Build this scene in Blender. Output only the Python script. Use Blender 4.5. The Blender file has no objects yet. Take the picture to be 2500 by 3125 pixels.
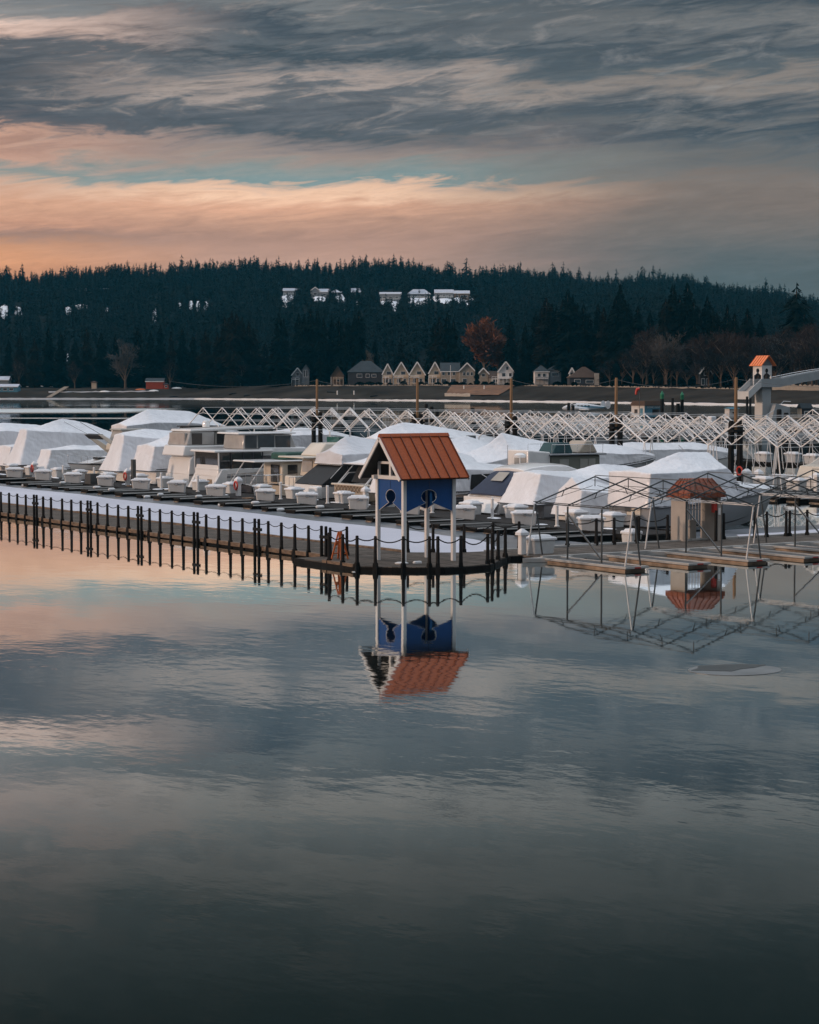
import bpy, math, random
import numpy as np
from mathutils import Vector, Matrix
R = random.Random(7)
sc = bpy.context.scene
col = sc.collection
PI = math.pi
# world axes: +X runs along the slips (to the right and away), +Y along the piers (to the left and away); the viewer stands at the origin on a bridge
CAMZ = 7.1
YAW = math.atan2(.545, .839)
CY_, SY_ = math.cos(YAW), math.sin(YAW)
def W(X, Z):                       # distance right / distance ahead of the viewpoint -> world x, y
    return (CY_*X + SY_*Z, -SY_*X + CY_*Z)
FP = 6500.0
def at(px, Z):                     # bearing and distance -> world x, y
    return W((px-1250)/FP*Z, Z)
ORD = ['first','second','third','fourth','fifth','sixth','seventh','eighth','ninth','tenth','eleventh','twelfth','thirteenth','fourteenth','fifteenth','sixteenth','seventeenth','eighteenth','nineteenth']
def ordw(n):
    if n <= 19: return ORD[n-1]
    t, u = divmod(n, 10)
    tens = {2:'twent',3:'thirt',4:'fort',5:'fift',6:'sixt',7:'sevent',8:'eight',9:'ninet'}[t]
    return tens + 'ieth' if u == 0 else tens + 'y-' + ORD[u-1]

# ------------------------------------------------------------------ materials
def lin(c):
    return tuple((x/255/12.92 if x/255 <= .04045 else ((x/255+.055)/1.055)**2.4) for x in c)
def mat(name, c, rough=.6, var=.18, scale=3.0, bump=0.0, bscale=20.0, metal=0.0, stretch=(1,1,1), spec=.5, c2=None, thr=None, coat=0.0, emit=None, coord='Object'):
    m = bpy.data.materials.new(name); m.use_nodes = True
    nt = m.node_tree; p = nt.nodes['Principled BSDF']
    p.inputs['Roughness'].default_value = rough; p.inputs['Metallic'].default_value = metal
    p.inputs['Specular IOR Level'].default_value = spec
    p.inputs['Coat Weight'].default_value = coat
    tc = nt.nodes.new('ShaderNodeTexCoord'); mp = nt.nodes.new('ShaderNodeMapping')
    mp.inputs['Scale'].default_value = stretch
    nt.links.new(tc.outputs[coord], mp.inputs[0])
    n = nt.nodes.new('ShaderNodeTexNoise'); n.inputs['Scale'].default_value = scale; n.inputs['Detail'].default_value = 5
    nt.links.new(mp.outputs[0], n.inputs['Vector'])
    cr = nt.nodes.new('ShaderNodeValToRGB')
    a = tuple(x*(1-var) for x in c); b = c2 if c2 else tuple(min(1, x*(1+var)) for x in c)
    if thr: cr.color_ramp.elements[0].position, cr.color_ramp.elements[1].position = thr
    else: cr.color_ramp.elements[0].position, cr.color_ramp.elements[1].position = .3, .7
    cr.color_ramp.elements[0].color = (*a, 1); cr.color_ramp.elements[1].color = (*b, 1)
    nt.links.new(n.outputs['Fac'], cr.inputs[0]); nt.links.new(cr.outputs[0], p.inputs['Base Color'])
    if bump:
        n2 = nt.nodes.new('ShaderNodeTexNoise'); n2.inputs['Scale'].default_value = bscale; n2.inputs['Detail'].default_value = 4
        nt.links.new(mp.outputs[0], n2.inputs['Vector'])
        bp = nt.nodes.new('ShaderNodeBump'); bp.inputs['Strength'].default_value = 1.0; bp.inputs['Distance'].default_value = bump
        nt.links.new(n2.outputs['Fac'], bp.inputs['Height']); nt.links.new(bp.outputs[0], p.inputs['Normal'])
    if emit:
        p.inputs['Emission Color'].default_value = (*emit[0], 1); p.inputs['Emission Strength'].default_value = emit[1]
    return m
def plankmat(name, c, pitch, axis, c2var=.35, rough=.8):
    m = mat(name, c, rough, .3, 2.0, spec=.12)
    nt = m.node_tree; p = nt.nodes['Principled BSDF']
    src = p.inputs['Base Color'].links[0].from_socket
    tc = nt.nodes.new('ShaderNodeTexCoord'); sx = nt.nodes.new('ShaderNodeSeparateXYZ'); nt.links.new(tc.outputs['Object'], sx.inputs[0])
    d = nt.nodes.new('ShaderNodeMath'); d.operation = 'DIVIDE'; d.inputs[1].default_value = pitch; nt.links.new(sx.outputs[axis], d.inputs[0])
    fl = nt.nodes.new('ShaderNodeMath'); fl.operation = 'FLOOR'; nt.links.new(d.outputs[0], fl.inputs[0])
    wn = nt.nodes.new('ShaderNodeTexWhiteNoise'); wn.noise_dimensions = '1D'; nt.links.new(fl.outputs[0], wn.inputs['W'])
    fr = nt.nodes.new('ShaderNodeMath'); fr.operation = 'FRACT'; nt.links.new(d.outputs[0], fr.inputs[0])
    gp = nt.nodes.new('ShaderNodeMath'); gp.operation = 'GREATER_THAN'; gp.inputs[1].default_value = .1; nt.links.new(fr.outputs[0], gp.inputs[0])
    mr = nt.nodes.new('ShaderNodeMapRange'); mr.inputs[3].default_value = 1-c2var; mr.inputs[4].default_value = 1+c2var; nt.links.new(wn.outputs[0], mr.inputs[0])
    mm = nt.nodes.new('ShaderNodeMath'); mm.operation = 'MULTIPLY'; nt.links.new(mr.outputs[0], mm.inputs[0]); nt.links.new(gp.outputs[0], mm.inputs[1])
    ad = nt.nodes.new('ShaderNodeMath'); ad.operation = 'ADD'; ad.inputs[1].default_value = .08; nt.links.new(mm.outputs[0], ad.inputs[0])
    mx = nt.nodes.new('ShaderNodeMix'); mx.data_type = 'RGBA'; mx.blend_type = 'MULTIPLY'; mx.inputs[0].default_value = 1
    nt.links.new(src, mx.inputs[6]); nt.links.new(ad.outputs[0], mx.inputs[7]); nt.links.new(mx.outputs[2], p.inputs['Base Color'])
    return m
M = {}
M['deck_x'] = plankmat('grey_deck_planks_across_x', (.105,.088,.074), .14, 0)
M['deck_y'] = plankmat('grey_deck_planks_across_y', (.098,.083,.070), .14, 1)
M['pier_deck'] = plankmat('dark_pier_planks', (.026,.024,.023), .15, 1)
M['finger'] = plankmat('dark_finger_planks', (.024,.024,.024), .15, 0)
M['fascia'] = mat('weathered_fascia_timber', (.30,.20,.13), .8, .3, 1.5, .004, 12, stretch=(2,2,8), c2=(.12,.08,.055), thr=(.4,.62))
M['tar'] = mat('tarred_timber', (.009,.009,.009), .75, .35, 4, .01, 9, spec=.15)
M['post'] = mat('dark_post_timber', (.016,.015,.015), .75, .3, 5, .004, 30, stretch=(1,1,.2), spec=.2)
M['rope'] = mat('dark_rope', (.022,.018,.016), .9, spec=.1)
M['white_paint'] = mat('white_painted_timber', (.74,.73,.72), .5, .05, 3)
M['roof_red'] = mat('rust_red_roof_metal', (.40,.085,.025), .6, .14, 14, c2=(.47,.11,.036), spec=.2)
M['roof_orange'] = mat('orange_roof_metal', (.85,.24,.07), .5, .1, 3)
M['soffit'] = mat('dark_soffit', (.05,.048,.045), .8)
M['blue'] = mat('blue_painted_panel', (.006,.070,.25), .32, .08, 4, spec=.35)
M['box'] = mat('white_dock_box', (.60,.61,.61), .55, .06, 5, .002, 30)
M['box_lid'] = mat('white_box_lid', (.72,.73,.75), .45, .05, 5)
M['gel'] = mat('white_gelcoat', (.78,.775,.765), .22, .05, .6, coat=.4)
M['gel_grey'] = mat('grey_or_shaded_gelcoat', (.25,.26,.275), .25, .06, .6, coat=.4)  # on the wrapped hulls this grey is shade put into the colour
M['gel_cream'] = mat('cream_gelcoat', (.62,.56,.47), .3, .07, .8, coat=.2)
M['beige_hull'] = mat('beige_hull_paint', (.40,.34,.27), .4, .12, 1.2)
M['boot'] = mat('dark_hull_stripe', (.03,.032,.04), .4)
M['bottom'] = mat('antifouling_paint', (.02,.022,.028), .7)
M['wrap'] = mat('white_shrink_wrap', (.78,.79,.82), .32, .06, 1.0, .045, 2.6, stretch=(1.9,1.9,.35), c2=(.84,.85,.88))
M['wrap_grey'] = mat('greyish_shrink_wrap', (.62,.63,.66), .3, .06, 1.0, .035, 2.2, stretch=(1.6,.6,.9))
M['tarp_dark'] = mat('dark_grey_tarpaulin', (.055,.06,.065), .6, .2, 2, .04, 2)
M['canvas_black'] = mat('black_canvas', (.012,.014,.016), .7, .2, 2, .01, 5)
M['canvas_navy'] = mat('navy_canvas', (.012,.022,.055), .65, .15, 2, .01, 4)
M['canvas_green'] = mat('green_canvas', (.01,.06,.045), .7, .15, 2)
M['canvas_tan'] = mat('grey_beige_canvas', (.34,.33,.30), .7, .1, 2, .01, 4)
M['tarp_blue'] = mat('blue_tarpaulin', (.02,.14,.22), .5, .2, 2, .03, 3)
M['clear'] = mat('clear_vinyl', (.62,.60,.57), .10, .3, 1.6, .02, 2.5, c2=(.34,.33,.32), spec=1.0)
M['glass'] = mat('dark_window_glass', (.040,.042,.044), .05, .3, 1.0, spec=.8)
M['glass_green'] = mat('green_windshield', (.02,.10,.085), .08, .2, 1.0, spec=.8)
M['steel'] = mat('stainless_rail', (.55,.55,.55), .25, .05, 4, metal=.9)
M['frame_white'] = mat('white_frame_tube', (.82,.81,.80), .45, .05, 1)
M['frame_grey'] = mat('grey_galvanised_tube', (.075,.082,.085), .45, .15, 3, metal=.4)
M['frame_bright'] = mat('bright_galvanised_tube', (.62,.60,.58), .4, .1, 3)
M['concrete'] = mat('glow_tinted_concrete', (.27,.19,.135), .7, .3, 1.6, .006, 14, stretch=(1,1,3), c2=(.56,.41,.30))  # orange-brown put in for the sun and sky glow on the sides
M['concrete_top'] = mat('dock_concrete_top', (.085,.082,.08), .85, .2, 1.5)
M['concrete_edge'] = mat('pale_dock_edge', (.42,.41,.39), .8, .12, 2)
M['grey_conc'] = mat('grey_tower_concrete', (.34,.36,.37), .8, .1, .5, .01, 6)
M['white_conc'] = mat('pale_tower_concrete', (.58,.58,.57), .75, .07, .5)
M['red'] = mat('red_plastic', (.50,.035,.02), .45)
M['orange'] = mat('orange_plastic', (.55,.13,.025), .5)
M['green_cap'] = mat('green_pile_cap', (.012,.17,.08), .5)
M['pole'] = mat('tan_timber_pole', (.22,.125,.06), .75, .25, 1.2, stretch=(3,3,.4))
M['pile'] = mat('black_pile', (.008,.0085,.009), .75, .3, 2, spec=.2)
M['pale'] = mat('pale_timber', (.40,.29,.20), .75, .3, 6, c2=(.10,.08,.06), thr=(.45,.65))
M['roof_rust'] = mat('dark_rusty_roof_metal', (.20,.05,.02), .6, .3, 6)
M['kiosk_wall'] = mat('beige_board_wall', (.38,.34,.30), .7, .1, 1.5)
M['snow'] = mat('snow', (.80,.82,.86), .6, .06, .3)
M['fender'] = mat('white_fender', (.72,.72,.72), .4)
def flat(name, c, rough=.8, var=.12): M[name] = mat(name, c, rough, var, .6, spec=.15)
for nm, c in (('h_beige',(.34,.29,.235)),('h_tan',(.56,.45,.34)),('h_white',(.62,.60,.58)),('h_dark',(.05,.05,.055)),('h_grey',(.22,.23,.24)),('h_brown',(.13,.09,.065)),('h_red',(.33,.065,.035)),('h_blue',(.10,.24,.32)),
              ('r_dark',(.05,.062,.07)),('r_brown',(.09,.06,.045)),('r_snow',(.50,.53,.60)),('trim',(.80,.79,.77)),('stone',(.42,.38,.33)),('seawall',(.30,.26,.215))): flat(nm, c)

# ------------------------------------------------------------------ mesh builder
class MB:
    def __init__(s): s.v=[]; s.f=[]; s.m=[]
    def add(s, vs, fs, m=0):
        o=len(s.v); s.v += [tuple(v) for v in vs]
        for f in fs: s.f.append(tuple(i+o for i in f)); s.m.append(m)
        return s
    def box(s, x0,x1,y0,y1,z0,z1, m=0):
        return s.add([(x0,y0,z0),(x1,y0,z0),(x1,y1,z0),(x0,y1,z0),(x0,y0,z1),(x1,y0,z1),(x1,y1,z1),(x0,y1,z1)],
                     [(3,2,1,0),(4,5,6,7),(0,1,5,4),(1,2,6,5),(2,3,7,6),(3,0,4,7)], m)
    def bev(s, x0,x1,y0,y1,z0,z1, b=.03, m=0, top=0.0):     # box with chamfered upright and top edges, flared by top
        rings=[]
        for z,i,t in ((z0,0,0),(z1-b,0,top),(z1,b,top)):
            a0,a1,c0,c1=x0-t+i,x1+t-i,y0-t+i,y1+t-i
            rings.append([(a0+b,c0,z),(a1-b,c0,z),(a1,c0+b,z),(a1,c1-b,z),(a1-b,c1,z),(a0+b,c1,z),(a0,c1-b,z),(a0,c0+b,z)])
        return s.loft(rings, True, True, m)
    def bar(s, p, q, w, h=None, m=0):
        p=Vector(p); q=Vector(q); d=(q-p).normalized(); h=h or w
        u=d.cross(Vector((0,0,1)))
        u = u.normalized() if u.length>1e-4 else Vector((1,0,0))
        n=u.cross(d).normalized(); u=u*w/2; n=n*h/2
        vs=[p-u-n,p+u-n,p+u+n,p-u+n,q-u-n,q+u-n,q+u+n,q-u+n]
        return s.add(vs,[(0,1,2,3),(7,6,5,4),(0,4,5,1),(1,5,6,2),(2,6,7,3),(3,7,4,0)],m)
    def tube(s, pts, r, n=6, m=0):
        pts=[Vector(p) for p in pts]; rings=[]
        for i,p in enumerate(pts):
            d=(pts[min(i+1,len(pts)-1)]-pts[max(i-1,0)]).normalized()
            u=d.cross(Vector((0,0,1)))
            u = u.normalized() if u.length>1e-3 else Vector((1,0,0))
            w=d.cross(u); rr=r[i] if isinstance(r,(list,tuple)) else r
            rings.append([p+u*rr*math.cos(2*PI*k/n)+w*rr*math.sin(2*PI*k/n) for k in range(n)])
        return s.loft(rings, True, True, m)
    def loft(s, rings, closed=True, caps=True, m=0):
        n=len(rings[0]); vs=[p for r in rings for p in r]; fs=[]
        for i in range(len(rings)-1):
            for k in range(n if closed else n-1):
                a=i*n+k; b=i*n+(k+1)%n
                fs.append((a,b,b+n,a+n))
        if caps: fs.append(tuple(range(n))[::-1]); fs.append(tuple(range((len(rings)-1)*n,len(rings)*n)))
        return s.add(vs,fs,m)
    def prism(s, poly, a0, a1, axis='y', m=0, taper=0.0):    # polygon extruded along an axis; taper pulls the sides in with height
        n=len(poly)
        zmin=min(p[1] for p in poly)
        def pt(p,a,sg):
            t=taper*(p[1]-zmin)*sg
            if axis=='y': return (p[0],a+t,p[1])
            if axis=='x': return (a+t,p[0],p[1])
            return (p[0],p[1],a)
        vs=[pt(p,a0,1) for p in poly]+[pt(p,a1,-1) for p in poly]
        fs=[tuple(range(n)),tuple(range(2*n-1,n-1,-1))]+[(i,i+n,(i+1)%n+n,(i+1)%n) for i in range(n)]
        return s.add(vs,fs,m)
    def lathe(s, prof, n=10, m=0, c=(0,0)):
        return s.loft([[(c[0]+r*math.cos(2*PI*k/n),c[1]+r*math.sin(2*PI*k/n),z) for k in range(n)] for r,z in prof],True,True,m)
    def build(s, name, mats, parent=None, smooth=False, loc=None, recalc=True):
        me=bpy.data.meshes.new(name); me.from_pydata(s.v,[],s.f)
        if not isinstance(mats,(list,tuple)): mats=[mats]
        for mm in mats: me.materials.append(M[mm] if isinstance(mm,str) else mm)
        if len(mats)>1: me.polygons.foreach_set('material_index',s.m)
        if smooth:
            me.polygons.foreach_set('use_smooth',[True]*len(s.f))
            try: me.set_sharp_from_angle(angle=math.radians(smooth if smooth is not True else 35))
            except Exception: pass
        import bmesh
        if recalc: bm=bmesh.new(); bm.from_mesh(me); bmesh.ops.recalc_face_normals(bm,faces=bm.faces); bm.to_mesh(me); bm.free()
        o=bpy.data.objects.new(name,me); col.objects.link(o)
        if parent is not None: o.parent=parent
        if loc: o.location=loc
        return o
def tag(o, label=None, cat=None, group=None, kind=None):
    if label: o['label']=label
    if cat: o['category']=cat
    if group: o['group']=group
    if kind: o['kind']=kind
    return o
def thing(name, loc, rz, label, cat, group=None):
    o=bpy.data.objects.new(name,None); col.objects.link(o); o.empty_display_size=.2
    o.location=loc; o.rotation_euler=(0,0,rz)
    return tag(o,label,cat,group)
def copy_tree(o, loc, rz, label=None, group=None, scale=None):
    c=o.copy(); col.objects.link(c); c.location=loc; c.rotation_euler=(0,0,rz)
    if label: c['label']=label
    if group: c['group']=group
    if scale: c.scale=scale
    for ch in list(o.children):
        d=ch.copy(); col.objects.link(d); d.parent=c
        for g in list(ch.children):
            e=g.copy(); col.objects.link(e); e.parent=d
    return c
KIDS={}

# ------------------------------------------------------------------ camera, sun, sky
cam=bpy.data.cameras.new('camera'); co=bpy.data.objects.new('camera',cam); col.objects.link(co); sc.camera=co
co.location=(0,0,CAMZ); co.rotation_euler=(PI/2-math.atan(387.5/6500),0,-YAW)
cam.sensor_fit='HORIZONTAL'; cam.sensor_width=36; cam.lens=36*6500/2500; cam.clip_end=12000; cam.clip_start=.5
sc.view_settings.view_transform='Standard'; sc.view_settings.look='None'; sc.view_settings.exposure=0; sc.view_settings.gamma=1
sc.cycles.use_denoising=True; sc.cycles.max_bounces=6; sc.cycles.caustics_reflective=False; sc.cycles.caustics_refractive=False
sc.cycles.sample_clamp_indirect=4

SUN_EL=math.radians(9)
sd=Vector((-.955*CY_-.30*SY_, .955*SY_-.30*CY_, math.tan(SUN_EL))).normalized()     # towards the sun: left of and slightly behind the viewer
sl=bpy.data.lights.new('sun','SUN'); so=bpy.data.objects.new('sun',sl); col.objects.link(so)
sl.energy=1.5; sl.angle=math.radians(5); sl.color=(1,.70,.52)
so.rotation_euler=(-sd).to_track_quat('-Z','Y').to_euler()

wd=bpy.data.worlds.new('World'); sc.world=wd; wd.use_nodes=True
nt=wd.node_tree; bg=nt.nodes['Background']; bg.inputs[1].default_value=.1
def nn(t): return nt.nodes.new(t)
def mth(op,a,b=None,c=None,clamp=False):
    n=nn('ShaderNodeMath'); n.operation=op; n.use_clamp=clamp
    for i,x in enumerate((a,b,c)):
        if x is None: continue
        if isinstance(x,(int,float)): n.inputs[i].default_value=x
        else: nt.links.new(x,n.inputs[i])
    return n.outputs[0]
def smooth(x,a,b):
    n=nn('ShaderNodeMapRange'); n.interpolation_type='SMOOTHSTEP'; nt.links.new(x,n.inputs[0]); n.inputs[1].default_value=a; n.inputs[2].default_value=b
    return n.outputs[0]
def mix(f,a,b,mode='MIX'):
    n=nn('ShaderNodeMix'); n.data_type='RGBA'; n.blend_type=mode
    for i,x in ((0,f),(6,a),(7,b)):
        if isinstance(x,(int,float)): n.inputs[i].default_value=x
        elif isinstance(x,tuple): n.inputs[i].default_value=(*x,1)
        else: nt.links.new(x,n.inputs[i])
    return n.outputs[2]
tc=nn('ShaderNodeTexCoord'); dirv=tc.outputs['Generated']
def dot(v):
    n=nn('ShaderNodeVectorMath'); n.operation='DOT_PRODUCT'; nt.links.new(dirv,n.inputs[0]); n.inputs[1].default_value=v
    return n.outputs['Value']
xr=dot((CY_,-SY_,0)); zf=dot((SY_,CY_,0)); dz=dot((0,0,1))
az=mth('ARCTAN2',xr,zf); el=mth('ARCSINE',dz)
def noise(sx,sy,sz,skew=0,detail=5,rough=.55,dist=0.0):
    v=nn('ShaderNodeCombineXYZ'); nt.links.new(mth('MULTIPLY',az,sx),v.inputs[0])
    nt.links.new(mth('ADD',mth('MULTIPLY',el,sy),mth('MULTIPLY',az,skew)),v.inputs[1]); v.inputs[2].default_value=sz
    n=nn('ShaderNodeTexNoise'); n.inputs['Scale'].default_value=1; n.inputs['Detail'].default_value=detail; n.inputs['Roughness'].default_value=rough; n.inputs['Distortion'].default_value=dist
    nt.links.new(v.outputs[0],n.inputs['Vector']); return n.outputs['Fac']
n1=noise(7,38,3.1,-4,4,.5,.3); n2=noise(23,140,8.3,-14,6,.62,1.0); n3=noise(66,400,1.7,-32,4,.65,.6); n4=noise(21,100,5.9,-11,7,.66,1.3); n5=noise(30,700,2.2,-40,3,.5,.3)
tilt=mth('MULTIPLY',mth('SUBTRACT',n1,.5),.034)
hi=smooth(el,.075,.12)
warp=mth('ADD',tilt,mth('ADD',mth('MULTIPLY',mth('SUBTRACT',n2,.5),.030),mth('MULTIPLY',mth('SUBTRACT',n3,.5),.008)))
warp=mth('MULTIPLY',warp,mth('ADD',mth('ADD',.35,mth('MULTIPLY',hi,.75)),mth('MULTIPLY',smooth(el,.165,.24),.9)))
ew=mth('ADD',el,warp)
fac=mth('DIVIDE',ew,.36,clamp=True)
def ramp(stops):
    n=nn('ShaderNodeValToRGB'); e=n.color_ramp.elements
    stops=sorted(stops)
    while len(e)<len(stops): e.new(.5)
    for i,(p,c) in enumerate(stops): e[i].position=p/.36; e[i].color=(*lin(c),1)
    nt.links.new(fac,n.inputs[0]); return n.outputs[0]
rl=ramp([(.0,(150,110,92)),(.045,(200,138,104)),(.056,(226,158,114)),(.063,(214,154,116)),(.068,(160,128,116)),(.073,(207,153,126)),(.082,(222,170,140)),(.090,(210,172,150)),(.096,(142,152,149)),(.104,(208,160,138)),(.110,(182,138,120)),(.115,(212,164,140)),(.120,(112,104,106)),(.128,(72,78,88)),(.135,(86,88,94)),(.142,(68,76,86)),(.149,(100,100,104)),(.156,(206,176,162)),(.164,(238,206,190)),(.171,(150,146,144)),(.181,(134,136,138)),(.195,(194,170,162)),(.21,(150,148,147)),(.225,(182,166,160)),(.245,(128,132,132)),(.265,(140,144,143)),(.29,(104,112,112)),(.36,(120,130,130))])
rc=ramp([(.0,(140,112,100)),(.05,(182,147,131)),(.058,(194,154,137)),(.068,(180,142,126)),(.076,(196,152,130)),(.083,(228,174,144)),(.0885,(252,208,176)),(.0912,(232,192,166)),(.0942,(128,151,153)),(.101,(146,150,147)),(.108,(160,143,135)),(.115,(134,125,124)),(.1215,(76,85,94)),(.128,(94,98,105)),(.134,(104,107,112)),(.139,(166,152,145)),(.145,(116,116,119)),(.151,(64,76,86)),(.159,(96,102,108)),(.166,(70,80,90)),(.174,(116,119,121)),(.182,(94,101,107)),(.195,(172,164,158)),(.21,(134,138,139)),(.228,(166,162,158)),(.248,(112,120,121)),(.268,(132,138,138)),(.29,(96,106,107)),(.36,(114,126,127))])
rr=ramp([(.0,(84,88,90)),(.05,(86,97,102)),(.060,(94,99,102)),(.070,(112,107,105)),(.084,(124,112,106)),(.094,(126,115,109)),(.101,(108,107,107)),(.108,(88,94,100)),(.114,(66,77,88)),(.120,(104,105,107)),(.127,(70,80,90)),(.134,(110,110,112)),(.140,(138,129,123)),(.147,(88,96,102)),(.155,(74,83,92)),(.164,(114,115,116)),(.174,(68,78,87)),(.184,(72,82,90)),(.195,(150,148,146)),(.215,(116,123,125)),(.235,(142,143,142)),(.255,(100,110,112)),(.29,(90,100,102)),(.36,(108,120,122))])
azw=mth('ADD',az,mth('MULTIPLY',mth('SUBTRACT',n1,.5),.10))
clouds=mix(smooth(azw,-.05,.14),mix(smooth(azw,-.22,-.07),rl,rc),rr)
wisp=mth('MULTIPLY',smooth(n4,.50,.72),mth('MULTIPLY',smooth(el,.10,.125),.5))
clouds=mix(wisp,clouds,mix(smooth(azw,-.12,.12),(.47,.38,.33),(.30,.29,.285)))
rip=mth('MULTIPLY',mth('SUBTRACT',n5,.5),mth('MULTIPLY',smooth(el,.09,.13),.34))
clouds=mix(1.0,clouds,mth('ADD',1.0,rip),'MULTIPLY')
streak=mth('ADD',.66,mth('ADD',mth('MULTIPLY',n2,.38),mth('MULTIPLY',n3,.30)))
clouds=mix(1.0,clouds,streak,'MULTIPLY')
over=mix(noise(2.2,3.0,4.4,0,4),(1.0,1.08,1.22),(1.30,1.35,1.45))              # unseen sky overhead, brightened to light the white surfaces
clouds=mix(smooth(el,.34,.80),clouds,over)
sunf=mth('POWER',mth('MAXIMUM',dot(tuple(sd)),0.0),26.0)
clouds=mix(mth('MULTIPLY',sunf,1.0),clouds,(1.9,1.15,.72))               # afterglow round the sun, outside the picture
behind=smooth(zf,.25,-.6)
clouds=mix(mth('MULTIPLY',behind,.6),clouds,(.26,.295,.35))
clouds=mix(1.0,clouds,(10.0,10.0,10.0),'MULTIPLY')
sky=nn('ShaderNodeTexSky'); sky.sky_type='NISHITA'; sky.sun_disc=False; sky.sun_elevation=SUN_EL; sky.sun_rotation=math.atan2(sd.x,sd.y)
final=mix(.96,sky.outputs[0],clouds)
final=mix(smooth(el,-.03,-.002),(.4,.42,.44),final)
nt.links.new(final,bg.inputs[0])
# ------------------------------------------------------------------ water and ice
def watermat():
    m=bpy.data.materials.new('lake_water'); m.use_nodes=True; nt=m.node_tree; p=nt.nodes['Principled BSDF']
    p.inputs['Base Color'].default_value=(.012,.024,.028,1); p.inputs['Roughness'].default_value=.035; p.inputs['IOR'].default_value=1.36
    tc=nt.nodes.new('ShaderNodeTexCoord')
    def nz(scale,sx,sy,det,rot=0.0,rough=.5):
        mp=nt.nodes.new('ShaderNodeMapping'); mp.inputs['Scale'].default_value=(sx,sy,1); mp.inputs['Rotation'].default_value=(0,0,rot)
        nt.links.new(tc.outputs['Object'],mp.inputs[0])
        n=nt.nodes.new('ShaderNodeTexNoise'); n.inputs['Scale'].default_value=scale; n.inputs['Detail'].default_value=det; n.inputs['Roughness'].default_value=rough
        nt.links.new(mp.outputs[0],n.inputs['Vector']); return n.outputs['Fac']
    def mt(op,a,b):
        n=nt.nodes.new('ShaderNodeMath'); n.operation=op
        for i,x in enumerate((a,b)):
            if isinstance(x,(int,float)): n.inputs[i].default_value=x
            else: nt.links.new(x,n.inputs[i])
        return n.outputs[0]
    patch=nz(.035,1,1,3,.5)
    mr=nt.nodes.new('ShaderNodeMapRange'); mr.interpolation_type='SMOOTHSTEP'; mr.inputs[1].default_value=.42; mr.inputs[2].default_value=.68; mr.inputs[3].default_value=.3; mr.inputs[4].default_value=1.9
    nt.links.new(patch,mr.inputs[0])
    h=mt('ADD',mt('MULTIPLY',nz(.55,1,.7,3,.6),.034),mt('MULTIPLY',nz(2.6,1,.6,3,.9),.0115))
    h=mt('MULTIPLY',h,mr.outputs[0])
    b=nt.nodes.new('ShaderNodeBump'); b.inputs['Strength'].default_value=1; b.inputs['Distance'].default_value=.18
    nt.links.new(h,b.inputs['Height'])
    df=nt.nodes.new('ShaderNodeBsdfDiffuse'); df.inputs[0].default_value=(.006,.0125,.0125,1)
    gl=nt.nodes.new('ShaderNodeBsdfGlossy'); gl.inputs['Color'].default_value=(.90,.97,.99,1); nt.links.new(b.outputs[0],gl.inputs['Normal'])
    r2=nt.nodes.new('ShaderNodeMapRange'); r2.inputs[1].default_value=.35; r2.inputs[2].default_value=.7; r2.inputs[3].default_value=.012; r2.inputs[4].default_value=.04
    # two wind-ruffled lanes far out on the left
    sx=nt.nodes.new('ShaderNodeSeparateXYZ'); nt.links.new(tc.outputs['Object'],sx.inputs[0])
    wob=mt('MULTIPLY',mt('SUBTRACT',nz(.012,1,1,4),.5),60.0)
    far=mt('ADD',mt('ADD',mt('MULTIPLY',sx.outputs[0],SY_),mt('MULTIPLY',sx.outputs[1],CY_)),wob)
    sidew=mt('SUBTRACT',mt('MULTIPLY',sx.outputs[0],CY_),mt('MULTIPLY',sx.outputs[1],SY_))
    def sm(x,a,b):
        n=nt.nodes.new('ShaderNodeMapRange'); n.interpolation_type='SMOOTHSTEP'; nt.links.new(x,n.inputs[0]); n.inputs[1].default_value=a; n.inputs[2].default_value=b; return n.outputs[0]
    l1=mt('MULTIPLY',mt('MULTIPLY',sm(far,490,560),sm(far,660,580)),sm(sidew,-58,-78))
    l2=mt('MULTIPLY',mt('MULTIPLY',sm(far,432,438),sm(far,452,446)),sm(sidew,-40,-52))
    lane=mt('MAXIMUM',l1,mt('MULTIPLY',l2,.6))
    nt.links.new(patch,r2.inputs[0]); nt.links.new(mt('ADD',r2.outputs[0],mt('MULTIPLY',lane,.33)),gl.inputs['Roughness'])
    lw=nt.nodes.new('ShaderNodeLayerWeight'); lw.inputs[0].default_value=.5
    cs=mt('SUBTRACT',1.0,lw.outputs['Facing'])
    rp=nt.nodes.new('ShaderNodeValToRGB'); el=rp.color_ramp.elements
    st=[(0,1.0),(.05,.98),(.085,.96),(.12,.90),(.155,.82),(.19,.50),(.22,.245),(.26,.105),(.3,.04),(.5,.05),(1,.025)]
    while len(el)<len(st): el.new(.5)
    for i,(p_,v_) in enumerate(st): el[i].position=p_; el[i].color=(v_,v_,v_,1)
    nt.links.new(cs,rp.inputs[0])
    mx=nt.nodes.new('ShaderNodeMixShader'); nt.links.new(rp.outputs[0],mx.inputs[0]); nt.links.new(df.outputs[0],mx.inputs[1]); nt.links.new(gl.outputs[0],mx.inputs[2])
    out=[n for n in nt.nodes if n.type=='OUTPUT_MATERIAL'][0]; nt.links.new(mx.outputs[0],out.inputs[0])
    return m
M['water']=watermat()
mb=MB(); WL=.29                                # the water level
mb.add([(-3400,-3400,WL),(3400,-3400,WL),(3400,3400,WL),(-3400,3400,WL)],[(0,1,2,3)])
tag(mb.build('water','water'),kind='structure')
M['ice']=mat('frosted_lake_ice',(.53,.54,.62),.5,.10,.10,.004,3,c2=(.62,.63,.715),coord='Object')
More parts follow.
